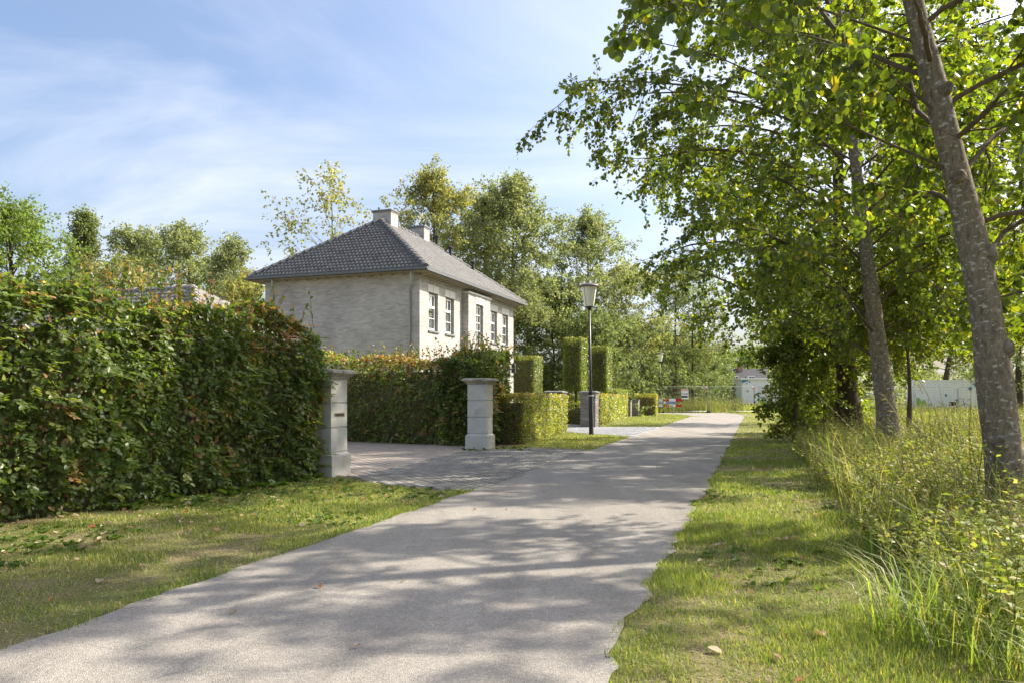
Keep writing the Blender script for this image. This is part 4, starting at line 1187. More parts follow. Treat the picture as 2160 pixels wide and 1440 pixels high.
def box_shell(path, thick, h, dens, rough, rng, z0=.05, backd=.35, hfun=None, nfreq=1.6):
    """points on the faces of wall-like boxes along a path, with outward normals"""
    P, Nn, TT = [], [], []
    for i in range(len(path) - 1):
        a = np.array(path[i], float); b = np.array(path[i + 1], float)
        u = b - a; L = np.linalg.norm(u); u /= L; v = np.array([u[1], -u[0]])       # v points to the right of the path
        for (nv, w, hh, kind) in ((v, L, h, 's'), (-v, L, h, 'b'), (None, L, thick, 't'), (-u, thick, h, 'e0'), (u, thick, h, 'e1')):
            k = int(w * hh * dens * (backd if kind == 'b' else 1))
            r1 = rng.uniform(0, 1, k); r2 = rng.uniform(0, 1, k)
            if kind in 'sb':
                q = a + np.outer(r1 * L, u) + nv * thick / 2; z = z0 + r2 * (h - z0); nn = np.tile([nv[0], nv[1], 0], (k, 1))
            elif kind == 't':
                q = a + np.outer(r1 * L, u) + np.outer((r2 - .5) * thick, v); z = np.full(k, float(h)); nn = np.tile([0, 0, 1.], (k, 1))
            else:
                q = (a if kind == 'e0' else b) + np.outer((r1 - .5) * thick, v); z = z0 + r2 * (h - z0); nn = np.tile([nv[0], nv[1], 0], (k, 1))
            p = np.column_stack([q, z])
            P.append(p); Nn.append(nn); TT.append(np.full(k, i) + r1)
    P = np.concatenate(P); Nn = np.concatenate(Nn); TT = np.concatenate(TT)
    nz = vnoise(P * nfreq) * .65 + vnoise(P * nfreq * 2.7 + 5) * .35
    P = P + Nn * ((nz - .5) * 2 * rough - rng.exponential(.035, len(P)))[:, None]
    if hfun is not None: P[:, 2] = P[:, 2] * hfun(P, TT)
    return P, Nn, TT

def spray_leaves(P, Nn, n, rng, L, leafL, pal, prob, brown):
    """flat leafy sprays that stand out of the hedge face; returns twig curves and leaves"""
    i = rng.choice(len(P), n)
    p0 = P[i] - Nn[i] * .05
    d = Nn[i] * .8 + rng.normal(0, .55, (n, 3)); d[:, 2] += .10
    C = curves(p0, d, rng.uniform(L[0], L[1], n), 5, .55, .10, rng)
    k = 11
    f = np.tile(np.linspace(.15, 1.0, k)[None], (n, 1)); pl, tl = sample_on(C, f)
    sidev = nrm(np.cross(tl, np.array([0, 0, 1.0])) + 1e-6); sg = np.where(np.arange(k) % 2, 1., -1.)[None, :, None]
    ax = tl * .65 + sidev * sg * .75 + rng.normal(0, .12, tl.shape)
    no = np.tile(np.array([0, 0, 1.]), (n, k, 1)) + Nn[i][:, None, :] * .45 + rng.normal(0, .22, tl.shape)
    pl = pl.reshape(-1, 3); ax = ax.reshape(-1, 3); no = no.reshape(-1, 3); m = len(pl)
    c = np.repeat(pick_colours(pal, prob, n, rng, .15), k, 0) * rng.uniform(.85, 1.15, (m, 1))
    if brown is not None:
        b = np.repeat(rng.uniform(0, 1, n) < brown(p0, None) * .9, k); c = np.where(b[:, None], pick_colours(PAL_BROWN, [.3, .3, .25, .15], m, rng, .2), c)
    return C, (pl, ax, no, leafL * rng.uniform(.6, 1.05, m), c)

def hedge(name, label, path, thick, h, dens, leafL, rng, pal, prob, rough=.07, brown=None, shoots=None, shape=OVAL4, inset=.13, group=None, hfun=None, indiv=0, wild=.75, cat='hedge', z0=.05, core=True, backd=.35, sprays=0):
    E = empty(name, (path[0][0], path[0][1], 0), 0, label, cat, group)
    org = np.array([path[0][0], path[0][1], 0.])
    P, Nn, TT = box_shell(path, thick, h, dens, rough, rng, z0, backd, hfun)
    n = len(P)
    ax = rng.normal(0, .6, (n, 3)); ax[:, 2] -= .35; ax += Nn * .25
    no = Nn * .8 + rng.normal(0, wild * .6, (n, 3)); no[:, 2] += .45
    size = leafL * rng.uniform(.6, 1.15, n)
    c = pick_colours(pal, prob, n, rng, .2, P, 1.3, .25)
    if brown is not None:
        pb = brown(P, TT); isb = rng.uniform(0, 1, n) < pb
        cb = pick_colours(PAL_BROWN, [.3, .3, .25, .15], n, rng, .25)
        c = np.where(isb[:, None], cb, c)
    parts = []
    if sprays:
        vis = Nn[:, 2] < .5
        C, (sp_, sa_, sn_, sz_, sc_) = spray_leaves(P[vis], Nn[vis], sprays, rng, (.14, .38), leafL, pal, prob, brown)
        ok = sp_[:, 2] > .03
        parts.append(leaves(sp_[ok] - org, sa_[ok], sn_[ok], sz_[ok], sc_[ok], shape, .74))
        tv, tq = tubes(C - org, np.tile(np.linspace(.003, .0012, 5)[None], (len(C), 1)), 3)
        obj('spray_twigs', mesh_np('spray_twigs', tv, [tq]), M['twig'], E, kind='stuff')
    P = P - org
    if indiv:
        wp = P + org
        d_ = np.linalg.norm(wp - np.array([0, 0, CAM_H]), axis=1)
        infr = (wp[:, 1] > 1) & (np.abs(wp[:, 0] / np.maximum(wp[:, 1], .1)) < .67) & (Nn[:, 0] > .5)
        d_ = np.where(infr, d_, 1e9); near = np.argsort(d_)[:indiv]
        protos = []
        for k in range(10):
            vv, ff, cc = leaves(np.zeros((1, 3)), np.array([[1., 0, 0]]), np.array([[0, 0, 1.]]), 1.0, c[near[k * 9:k * 9 + 1]], OVAL5, .74)
            pm = mesh_np('leaf', vv, ff, cc); pm.materials.append(M['hedge_leaf']); protos.append(pm)
        for w, i in enumerate(near):
            a = ax[i] / np.linalg.norm(ax[i]); nn = no[i] - np.dot(no[i], a) * a; nn /= np.linalg.norm(nn); b = np.cross(nn, a)
            o = bpy.data.objects.new('leaf', protos[w % 10]); COL.objects.link(o); o.parent = E
            o.matrix_local = Matrix.Translation(Vector(P[i])) @ Matrix((a, b, nn)).transposed().to_4x4() @ Matrix.Scale(float(size[i]), 4)
        msk = np.ones(n, bool); msk[near] = False
        P, ax, no, size, c = P[msk], ax[msk], no[msk], size[msk], c[msk]
    parts.append(leaves(P, ax, no, size, c, shape, .74))
    if shoots is not None:
        p0, Ls = shoots
        p0 = np.asarray(p0) - org
        B = len(p0)
        d = rng.normal(0, .28, (B, 3)); d[:, 2] = 1
        PC = curves(p0, d, Ls, 6, .05, .10, rng)
        v, q = tubes(PC, np.tile(np.linspace(.0045, .0016, 6)[None], (B, 1)), 3)
        obj('shoots', mesh_np('shoots', v, [q]), M['twig'], E, kind='stuff')
        k = 15
        fl = rng.uniform(.12, 1.0, (B, k)); pl, tl = sample_on(PC, fl); pl = pl.reshape(-1, 3); tl = tl.reshape(-1, 3)
        keepm = rng.uniform(0, 1, len(pl)) < .75
        pl, tl = pl[keepm], tl[keepm]; m_ = len(pl)
        a2 = tl * .5 + rng.normal(0, .6, (m_, 3)); n2_ = rng.normal(0, .6, (m_, 3)); n2_[:, 2] += .7
        cs = pick_colours([(.10, .14, .025), (.15, .18, .03), (.065, .10, .02), (.26, .15, .06)], [.4, .25, .25, .10], m_, rng, .25)
        if brown is not None:
            pb = brown(pl + org, None); isb = rng.uniform(0, 1, m_) < pb * .8
            cs = np.where(isb[:, None], pick_colours(PAL_BROWN, [.3, .3, .25, .15], m_, rng, .25), cs)
        parts.append(leaves(pl, a2, n2_, leafL * rng.uniform(.5, .95, m_), cs, shape, .74))
    v, f, c = join(parts)
    obj('foliage', mesh_np('foliage', v, f, c), M['hedge_leaf'], E, kind='stuff')
    if core:
        mb = MB(); 
        for i in range(len(path) - 1):
            a = Vector((*path[i], 0)) - Vector(org); b = Vector((*path[i + 1], 0)) - Vector(org)
            u = (b - a).normalized(); vv = Vector((u.y, -u.x, 0)); t = thick / 2 - inset
            a2 = a + u * inset; b2 = b - u * inset
            zt = h - inset - .12; zb = z0 + .05 if z0 > .2 else -.02
            pts = [a2 + vv * t, b2 + vv * t, b2 - vv * t, a2 - vv * t]
            mb.add([(p.x, p.y, zb) for p in pts] + [(p.x, p.y, zt) for p in pts], [(0, 1, 2, 3), (4, 5, 6, 7), (0, 1, 5, 4), (1, 2, 6, 5), (2, 3, 7, 6), (3, 0, 4, 7)])
        obj('inner_twigs', mb.mesh('inner_twigs'), M['hedge_core'], E)
    return E

# the big beech hedge on the left
rg = np.random.default_rng(21)
bh_path = [(-6.9, 3.4), (-3.2, 11.1)]
def hline(s):          # plan point on the hedge, s along the path
    a, b = np.array(bh_path[0]), np.array(bh_path[1]); u = (b - a) / np.linalg.norm(b - a)
    return a + np.outer(s, u)
HLEN = float(np.linalg.norm(np.array(bh_path[1]) - np.array(bh_path[0])))
def brown_big(P, T):
    s = np.clip((P[:, 1] - 3.4) / 7.7, 0, 1)
    top = np.clip((P[:, 2] - 1.45) / .8, 0, 1)
    nz = vnoise(P * 1.1 + 3)
    pb = .02 + .40 * top * np.clip((s - .45) * 3.5, 0, 1) * (nz > .40) + .22 * (nz > .68) * np.clip(s * 2 - .6, .05, 1) + .16 * (vnoise(P * 2.3 + 9) > .74)
    return pb
k = 190
ss = rg.uniform(0, HLEN, k)
p2 = hline(ss) + rg.normal(0, .22, (k, 2))
Ls = rg.uniform(.25, .70, k) * (1 + .8 * (ss < 4.4)) * np.where(np.abs(ss - 7.4) < .35, 1.6, 1)
sp = np.column_stack([p2, np.full(k, 2.16)])
hedge('beech_hedge', 'big unclipped beech hedge with browning top along the left verge', bh_path, 1.0, 2.20, 1200, .074, rg, PAL_BEECH, PR_BEECH, .24, brown_big, (sp, Ls), OVAL4, .24, indiv=300, sprays=1600,
      hfun=lambda P, T: 1 + np.where(P[:, 2] > 1.2, (vnoise(P * np.array([1.2, 1.2, 0]) + 2) - .5) * .22 + .07 * np.clip((6.5 - P[:, 1]) / 3, 0, 1) - .16 * np.clip((P[:, 1] - 9.9) / 1.3, 0, 1) ** 1.6, 0), wild=1.0)
# bare brown stems at the foot of the hedge
st = hline(rg.uniform(0, HLEN, 70)) + np.array([.93, -.36]) * rg.uniform(.12, .36, (70, 1))
PC = curves(np.column_stack([st, np.zeros(70)]), np.column_stack([rg.normal(0, .2, (70, 2)), np.ones(70)]), rg.uniform(.5, 1.2, 70), 6, 0, .12, rg)
v, q = tubes(PC, np.tile(np.linspace(.014, .006, 6)[None], (70, 1)), 5)
hb = bpy.data.objects['beech_hedge']
obj('stems', mesh_np('stems', v - np.array([bh_path[0][0], bh_path[0][1], 0]), [q], smooth=True), M['twig'], hb, kind='stuff')

# tall hedge behind the driveway, turning the corner behind the far gate pillar
def brown_mid(P, T):
    top = np.clip((P[:, 2] - 1.5) / .7, 0, 1); nz = vnoise(P * .9 + 13)
    return .06 + .38 * top * (nz > .42) + .32 * (nz > .62)
k = 130
ts = rg.uniform(0, 1, k)
pa, pb, pc = np.array((-6.4, 21.6)), np.array((-1.05, 18.25)), np.array((-.02, 19.3))
sx = np.where(ts[:, None] < .78, pa + (pb - pa) * (ts / .78)[:, None], pb + (pc - pb) * ((ts - .78) / .22)[:, None]) + rg.normal(0, .2, (k, 2))
hedge('beech_hedge', 'tall shaggy beech hedge behind the driveway, around the far concrete pillar', [(-6.4, 21.6), (-1.05, 18.25)], 1.0, 2.12, 600, .085, rg, PAL_BEECH + [(.16, .17, .035)], PR_BEECH + [.16], .26, brown_mid,
      (np.column_stack([sx, np.full(k, 2.1)])[:100], rg.uniform(.12, .55, 100)), OVAL4, .22, hfun=lambda P, T: 1 + np.where(P[:, 2] > 1.2, (vnoise(P * np.array([1.0, 1.0, 0]) + 5) - .5) * .22, 0), wild=1.0, sprays=500)
k = 60
sx = np.array((-1.05, 18.3)) + rg.uniform(0, 1, (k, 1)) * np.array((.5, 1.4)) + rg.normal(0, .22, (k, 2))
hedge('beech_hedge', 'dense end block of tall beech hedge right behind the far concrete pillar', [(-1.25, 17.75), (-.58, 19.7)], 1.10, 2.20, 950, .085, rg, PAL_BEECH + [(.14, .16, .035)], PR_BEECH + [.12], .22, brown_mid,
      (np.column_stack([sx, np.full(k, 2.12)]), rg.uniform(.15, .70, k)), OVAL4, .2, hfun=lambda P, T: 1 + np.where(P[:, 2] > 1.2, (vnoise(P * np.array([1.3, 1.3, 0]) + 8) - .5) * .20, 0), wild=1.0, sprays=260)
# clipped low hedges
hedge('clipped_hedge', 'low clipped hedge between the tall hedge and the first brick pier', [(-.05, 18.7), (1.50, 25.15)], .70, 1.24, 1100, .062, rg, PAL_LOW, PR_LOW, .035, lambda P, T: .03 + .35 * (P[:, 2] > 1.16), None, QUAD, .10, 'clipped hedges of the neighbour', wild=.8)
hedge('clipped_hedge', 'low clipped hedge running on behind the lamp to the small piers', [(3.15, 30.0), (6.55, 45.6)], .80, 1.30, 520, .08, rg, PAL_LOW, PR_LOW, .035, lambda P, T: .02 + .25 * (P[:, 2] > 1.2), None, QUAD, .10, 'clipped hedges of the neighbour')
hedge('clipped_hedge', 'yellowing clipped hedge block touching the red and white barrier', [(8.55, 48.6), (9.55, 53.6)], 1.4, 1.38, 420, .09, rg, PAL_LOW + [(.36, .30, .08)], [.1, .2, .35, .05, .1, .2], .03, None, None, QUAD, .10, 'clipped hedges of the neighbour')
hedge('clipped_hedge', 'dark low hedge seen in the gap between the two brick piers', [(.6, 33.9), (3.4, 33.2)], .8, .92, 600, .075, rg, PAL_LOW, [.4, .2, .1, .3, 0], .03, None, None, QUAD, .1, 'clipped hedges of the neighbour')
hedge('clipped_hedge', 'sunlit yellow low hedge farthest back between the brick piers', [(.5, 37.9), (4.2, 37.0)], .8, .98, 500, .085, rg, PAL_LOW, [.1, .3, .4, .05, .15], .03, None, None, QUAD, .1, 'clipped hedges of the neighbour')
hedge('clipped_hedge', 'dark clipped hedge strip behind the lower hedge under the tall topiary', [(5.2, 41.5), (6.6, 47.5)], 1.3, 1.62, 300, .09, rg, PAL_LOW, [.4, .2, .1, .3, 0], .03, None, None, QUAD, .1, 'clipped hedges of the neighbour')

# clipped block trees
def topiary(x, y, w, dep, z0, z1, label, pal, prob, rough=.035, nf=700):
    ua = np.array([.327, .945])
    c = np.array([x, y]); a, b = c - ua * dep / 2, c + ua * dep / 2
    E = hedge('topiary_tree', label, [tuple(a), tuple(b)], w, z1, nf, .075, rg, pal, prob, rough, lambda P, T: .02 + .10 * (P[:, 2] > z1 - .1), None, QUAD, .10, 'clipped block trees', z0=z0, cat='topiary', backd=1.0)
    # the foot of the block is closed with leaves too
    k = int(w * dep * nf * .6); r1, r2 = RNG.uniform(0, 1, k), RNG.uniform(-.5, .5, k)
    q = a + np.outer(r1, b - a) + np.outer(r2 * w, np.array([ua[1], -ua[0]])) - np.array(E.location[:2])
    P = np.column_stack([q, np.full(k, z0) + RNG.normal(0, .04, k)])
    v, f, cc = leaves(P, RNG.normal(0, 1, (k, 3)), np.tile([0, 0, -1.], (k, 1)) + RNG.normal(0, .5, (k, 3)), .075, pick_colours(pal, prob, k, RNG), QUAD)
    obj('under_foliage', mesh_np('under_foliage', v, f, cc), M['hedge_leaf'], E, kind='stuff')
    m = (b - a) / 2
    obj('trunk', MB().tube([(m[0], m[1], 0), (m[0] + .02, m[1], z0 * .6), (m[0], m[1], z0 + .5)], [.06, .05, .045], 8).mesh('trunk'), M['bark_dark'], E)
PT = [(.085, .13, .026), (.125, .165, .034), (.19, .215, .05), (.28, .26, .06)]
topiary(2.80, 33.4, .80, 1.15, 1.50, 3.74, 'taller clipped block tree left of the street lamp', PT, [.35, .35, .2, .1])
topiary(4.55, 38.4, .80, 1.35, 1.48, 3.70, 'clipped block tree right of the street lamp', PT, [.35, .35, .2, .1])
topiary(.80, 41.2, 1.35, 1.5, 1.25, 3.38, 'pale clipped block tree touching the right end of the house', [(.10, .14, .04), (.15, .19, .055), (.20, .22, .065)], [.4, .4, .2], .06, 520)

# ================================================================ TREES
def bg_tree(name, label, px, d, top, half, bottom, pal, prob, seed, dens=1.0, leaf=.15, lean=0.0, shape=TRI, slim=False, bare=0, t0=None, hang=.3, r0=.13, n1=30, bark='bark_dark', n2=6, n3=6, k=14, cone=0, group='background trees', droop=.35, elev=(72, 15), stems=None):
    x = (px - 1080) / 1600 * d; g0 = float(gz(x, d))
    H = CAM_H + (838 - top) / 1600 * d - g0
    zb = CAM_H + (838 - bottom) / 1600 * d - g0
    R = half / 1600 * d
    t0_ = max(.04, zb / H * .9) if t0 is None else t0
    rng = np.random.default_rng(seed)
    if cone: crown = lambda a: R * 1.0 * (1.02 - a * .85)
    else: crown = lambda a: R * 1.12 * (.72 + .42 * math.sin(math.pi * min(1, a * .9 + .12))) * (1 - .5 * a ** 4)
    Ht = H * .93
    tr = [(0, 0, -.1), (lean * .25 + rng.normal(0, .06), 0, Ht * .25), (lean * .55 + rng.normal(0, .12), 0, Ht * .5), (lean * .8 + rng.normal(0, .14), 0, Ht * .75), (lean, 0, Ht)]
    return tree(name, label, (x, d, g0), H, tr, r0, crown, int(n1 * dens), n2, n3, k, leaf * 1.02, pal, prob, M['far_leaf'], M[bark], shape, rng, group, l3=(.45, .85), droop1=droop, droop2=.35, hang=hang, elev=elev, t0=t0_, twigs=False, wig=.10)

WP = [.3, .35, .2, .15]; GP = [.3, .3, .2, .2]
bg_tree('ash_tree', 'bright green feathery tree at the far left above the hedge', 20, 30, 448, 120, 812, PAL_BRIGHT, [.4, .4, .2], 31, 1.3, .13, r0=.2)
bg_tree('poplar_tree', 'upright pointed poplar standing left of centre above the hedge', 178, 46, 430, 72, 812, PAL_GREEN, [.3, .35, .2, .15], 32, 1.5, .15, cone=1, elev=(80, 40))
bg_tree('willow_tree', 'rounded olive willow next to the poplar', 285, 52, 492, 95, 812, PAL_WILLOW, WP, 33, 1.6, .17)
bg_tree('willow_tree', 'broad olive willow above the outbuilding roof', 390, 50, 488, 100, 812, PAL_WILLOW, WP, 34, 1.7, .17)
bg_tree('willow_tree', 'small thin willow just left of the house eaves', 490, 48, 508, 64, 812, PAL_WILLOW, WP, 35, 1.3, .15)
bg_tree('shrub_tree', 'yellow green bushy tree low above the hedge beside the outbuilding', 240, 38, 590, 130, 812, PAL_GOLD, GP, 36, .9, .14)
bg_tree('shrub_tree', 'russet tinged bushy tree left of the house wall', 520, 41, 610, 85, 812, PAL_GOLD, [.3, .4, .2, .1], 37, .8, .14)
bg_tree('maple_tree', 'sparse half bare maple rising behind the roof on the left', 700, 45, 398, 150, 640, PAL_GOLD, [.4, .25, .25, .1], 38, 1.0, .20, t0=.10, k=7, n1=24, n2=6, n3=4, elev=(80, 42), droop=.05, r0=.11)
bg_tree('oak_tree', 'golden green broad tree right behind the chimneys', 915, 50, 378, 125, 640, PAL_GOLD, GP, 39, 2.0, .17, r0=.2, t0=.25)
bg_tree('poplar_tree', 'tall grey green tree above the right end of the house', 1085, 49, 384, 98, 640, PAL_WILLOW, [.25, .3, .15, .3], 40, 2.0, .16, r0=.17, elev=(80, 25))
bg_tree('poplar_tree', 'second grey green stem beside the house, slightly lower', 1025, 53, 415, 80, 660, PAL_WILLOW, [.25, .3, .15, .3], 41, 1.5, .16, r0=.15, elev=(80, 25))
bg_tree('birch_tree', 'airy tree right behind the tall street lamp', 1238, 57, 466, 95, 700, PAL_WILLOW, [.25, .3, .15, .3], 42, 1.8, .16, r0=.14, elev=(78, 22))
bg_tree('alder_tree', 'rounded olive tree between the two street lamps', 1322, 60, 570, 82, 740, PAL_GOLD, [.15, .15, .35, .35], 43, 1.1, .17, r0=.13)
bg_tree('alder_tree', 'slim alder with thin visible trunk right of the far lamp', 1424, 64, 540, 58, 730, PAL_GREEN, [.35, .3, .15, .2], 44, .85, .16, k=11, r0=.13, elev=(55, 5))
bg_tree('alder_tree', 'slim alder with russet top, right of the other slim one', 1462, 66, 560, 60, 740, PAL_GREEN + [(.16, .12, .05)], [.3, .25, .15, .1, .2], 45, .85, .16, k=12, r0=.13, elev=(55, 5))
bg_tree('shrub_tree', 'dark bushy tree low behind the two tall topiaries', 1165, 55, 625, 105, 828, PAL_GREEN, [.4, .25, .1, .25], 46, 1.6, .17, t0=.03)
bg_tree('shrub_tree', 'dark bushy thicket left of the far street lamp', 1330, 63, 705, 90, 828, PAL_GREEN, [.4, .25, .1, .25], 47, 1.5, .18, t0=.03)
bg_tree('shrub_tree', 'low green bush behind the yellow hedge and the barrier', 1255, 52, 720, 130, 828, PAL_GREEN, [.4, .3, .1, .2], 48, 1.4, .16, t0=.03)
bg_tree('willow_tree', 'weeping willow with drooping pale strands beyond the fence', 1440, 92, 738, 75, 805, PAL_WILLOW, WP, 49, 1.0, .22, shape=SLIM, hang=1.6, droop=1.6, elev=(60, 25), n3=7)
bg_tree('willow_tree', 'bright weeping willow left of the distant dark roof', 1510, 98, 742, 30, 806, PAL_BRIGHT, [.4, .3, .3], 50, .9, .22, shape=SLIM, hang=1.6, droop=1.6, elev=(60, 25), n3=7)
bg_tree('shrub_tree', 'distant green treetops directly behind the dark roof', 1575, 165, 760, 70, 806, PAL_BRIGHT, [.4, .3, .3], 51, .9, .38)
bg_tree('shrub_tree', 'distant tree mass right of the dark roof', 1660, 150, 745, 75, 815, PAL_GREEN, [.3, .3, .2, .2], 52, .9, .36)
bg_tree('oak_tree', 'dark crooked oak behind the shipping container', 1985, 84, 620, 120, 770, PAL_GREEN, [.4, .25, .1, .25], 53, 1.2, .22, r0=.35, lean=2.0)
bg_tree('oak_tree', 'grey green tree at the right edge beyond the near trunk', 2150, 62, 560, 110, 800, PAL_GREEN, [.4, .25, .1, .25], 54, 1.2, .20, r0=.28)
bg_tree('shrub_tree', 'far bushes left of the shipping container', 1850, 95, 740, 90, 830, PAL_WILLOW, WP, 55, 1.0, .26, t0=.05)
bg_tree('shrub_tree', 'dense dark thicket behind the slim alders and the far lamp', 1420, 76, 752, 100, 828, PAL_GREEN, [.4, .25, .1, .25], 56, 1.7, .21, t0=.03)
bg_tree('shrub_tree', 'olive thicket beside the right end of the house', 1110, 62, 600, 90, 828, PAL_WILLOW, [.3, .2, .1, .4], 57, 1.5, .19, t0=.03)
bg_tree('shrub_tree', 'dark low thicket between the fence posts and the weeping willow', 1462, 88, 760, 62, 828, PAL_GREEN, [.4, .25, .1, .25], 58, 1.4, .22, t0=.03)
# far wood that closes the horizon
rgw = np.random.default_rng(77)
wp_, wc = [], []
for i in range(90):
    cx = rgw.uniform(-150, 240); cy = rgw.uniform(170, 215); h = rgw.uniform(5, 9); r = rgw.uniform(5, 9)
    k = 650
    dirs = nrm(rgw.normal(0, 1, (k, 3))); rad = rgw.uniform(.75, 1.05, (k, 1))
    p = np.array([cx, cy, h * .5]) + dirs * rad * np.array([r, r * .6, h * .55])
    wp_.append(p); wc.append(pick_colours(PAL_GREEN + PAL_WILLOW, [1] * 8, k, rgw, .15) * rgw.uniform(.8, 1.15))
wp_ = np.concatenate(wp_); wc = np.concatenate(wc); okk = wp_[:, 2] > 0; wp_, wc = wp_[okk], wc[okk]; k = len(wp_)
v, f, c = leaves(wp_, rgw.normal(0, 1, (k, 3)), rgw.normal(0, 1, (k, 3)) + np.array([0, 0, .6]), rgw.uniform(.6, 1.0, k), wc, TRI)
obj('far_wood', mesh_np('far_wood', v, f, c), M['far_leaf'], None, 'far line of woodland along the horizon', 'wood', kind='stuff')

# the alder row on the right of the lane
def trunk_px(pts, d0, dd=0.0):
    out = []
    for i, (px, py) in enumerate(pts):
        out.append(wpt(px, py, d0 + dd * i))
    base = np.array(out[0]); base[2] = 0
    return base, np.array(out) - base
az_left = math.pi          # towards the lane
def az1(a):
    c = math.cos(a - az_left); toward = math.cos(a + math.pi / 2)      # +1 = towards the camera
    return (.55 + .36 * max(0, c) + .10 * max(0, -c)) * (1 - .72 * max(0, toward))
base, off = trunk_px([(2150, 1125), (2122, 1000), (2103, 850), (2080, 640), (2035, 430), (1965, 160), (1925, 0)], 6.5)
off = np.vstack([off, off[-1] + np.array([[-.25, .1, 1.4], [-.35, .2, 3.0], [-.35, .2, 4.6]])])
rA = np.random.default_rng(101)
def clear_under(bx, by, z0, sl, zr=None, clear=None, rmax=99):
    """crown base: rises outwards from the trunk; the lens stays free"""
    def f(p):
        r = np.hypot(p[:, 0] - bx, p[:, 1] - by)
        lo = z0 + sl * r + (vnoise(p * 1.1) - .5) * .7
        if zr is not None: lo = np.where(p[:, 0] > bx, zr + .1 * r, lo)
        ok = (p[:, 2] > lo) & (r < rmax + (vnoise(p * .9 + 4) - .5) * .8) & (np.hypot(p[:, 0], p[:, 1]) > 2.6)
        if clear is not None:          # the side of the stem that faces the lane end stays bare
            tx = np.interp(p[:, 2], clear[:, 2], clear[:, 0])
            ok &= ~((p[:, 1] < by + .15) & (np.abs(p[:, 0] * by / np.maximum(p[:, 1], .5) - tx) < .50))
        return ok
    return f
tree('alder_tree', 'near leaning alder with lichen spotted grey trunk at the right edge', tuple(base), 9, off, .17, lambda a: 4.3 * (1 - .35 * a * a), 42, 9, 8, 14, .080, PAL_ALDER, PR_ALDER, M['leaf'], M['bark_grey'], OVAL4, rA,
     'alder row along the lane', l3=(.25, .55), droop1=.45, droop2=.7, hang=.55, azfun=az1, elev=(65, 24), t0=.32, indiv=300, keep=clear_under(base[0], base[1], 2.3, .30, 1.5, off + base, 4.0), keep_limb=clear_under(base[0], base[1], 2.3, .30, 1.5, None, 3.2), wig=.12, limb_r=.022)
near_alder = bpy.data.objects['alder_tree' if False else [o.name for o in bpy.data.objects if o.get('label', '').startswith('near leaning alder')][0]]
for (z_, sx_, sy_, r_) in ((.75, -.6, -.75, .05), (1.55, .75, -.6, .06), (2.35, .8, -.5, .065), (3.0, -.5, -.8, .045), (3.75, .3, -.9, .05)):
    cx_k = np.interp(z_, off[:, 2], off[:, 0]); cy_k = np.interp(z_, off[:, 2], off[:, 1]); rt = .17 * (1 - .8 * z_ / off[-1, 2])
    dv = Vector((sx_, sy_, .15)).normalized()
    km = MB().lathe([(r_ * 1.5, -.05), (r_ * 1.35, .0), (r_ * 1.05, .022), (r_ * .75, .034), (r_ * .55, .020), (r_ * .1, .012)], 12)
    ko = obj('knot', km.mesh('knot', 0, True), M['bark_grey'], near_alder)
    ko.matrix_local = Matrix.Translation(Vector((cx_k, cy_k, z_)) + dv * (rt - .012)) @ dv.to_track_quat('Z', 'Y').to_matrix().to_4x4()
base, off = trunk_px([(1880, 975), (1868, 850), (1848, 690), (1830, 560), (1808, 380), (1790, 200), (1770, 20)], 13.4)
off = np.vstack([off, off[-1] + np.array([[-.3, .1, 1.8]])])
tree('alder_tree', 'second alder with grey ridged trunk standing in the weeds', tuple(base), 9, off, .185, lambda a: 4.7 * (1 - .3 * a * a), 54, 10, 11, 19, .090, PAL_ALDER, PR_ALDER, M['leaf'], M['bark_grey'], QUAD, np.random.default_rng(102),
     'alder row along the lane', l3=(.3, .6), droop1=.95, droop2=.8, hang=.5, azfun=lambda a: .80 + .35 * max(0, math.cos(a - az_left)), elev=(65, 36), t0=.20, keep=clear_under(base[0], base[1], 1.1, .42, 2.0, off + base), limb_r=.022)
base, off = trunk_px([(1792, 932), (1786, 800), (1780, 700), (1772, 540), (1768, 380), (1765, 220), (1760, 140)], 20.4)
tree('alder_tree', 'third alder with dark rough bark, foliage reaching down its trunk', tuple(base), 9, off, .30, lambda a: 4.6 * (1 - .3 * a * a), 52, 10, 9, 16, .112, PAL_ALDER, PR_ALDER, M['leaf'], M['bark_dark'], QUAD, np.random.default_rng(103),
     'alder row along the lane', l3=(.35, .65), droop1=1.0, droop2=.8, hang=.5, azfun=lambda a: .80 + .35 * max(0, math.cos(a - az_left)), elev=(65, 40), t0=.12, keep=clear_under(base[0], base[1], .4, .56, 1.7, off + base), limb_r=.026)
base, off = trunk_px([(1730, 892), (1728, 800), (1724, 740), (1722, 680), (1720, 640), (1718, 600)], 34)
tree('alder_tree', 'farthest alder of the row, its branches hanging over the lane end', tuple(base), 8, off, .20, lambda a: 3.0 * (1 - .3 * a * a), 24, 8, 6, 14, .12, PAL_ALDER, PR_ALDER, M['leaf'], M['bark_dark'], QUAD, np.random.default_rng(104),
     'alder row along the lane', l3=(.4, .7), droop1=.8, droop2=.7, hang=.4, elev=(65, 20), t0=.45, twigs=False, keep=clear_under(base[0], base[1], 2.5, .35))
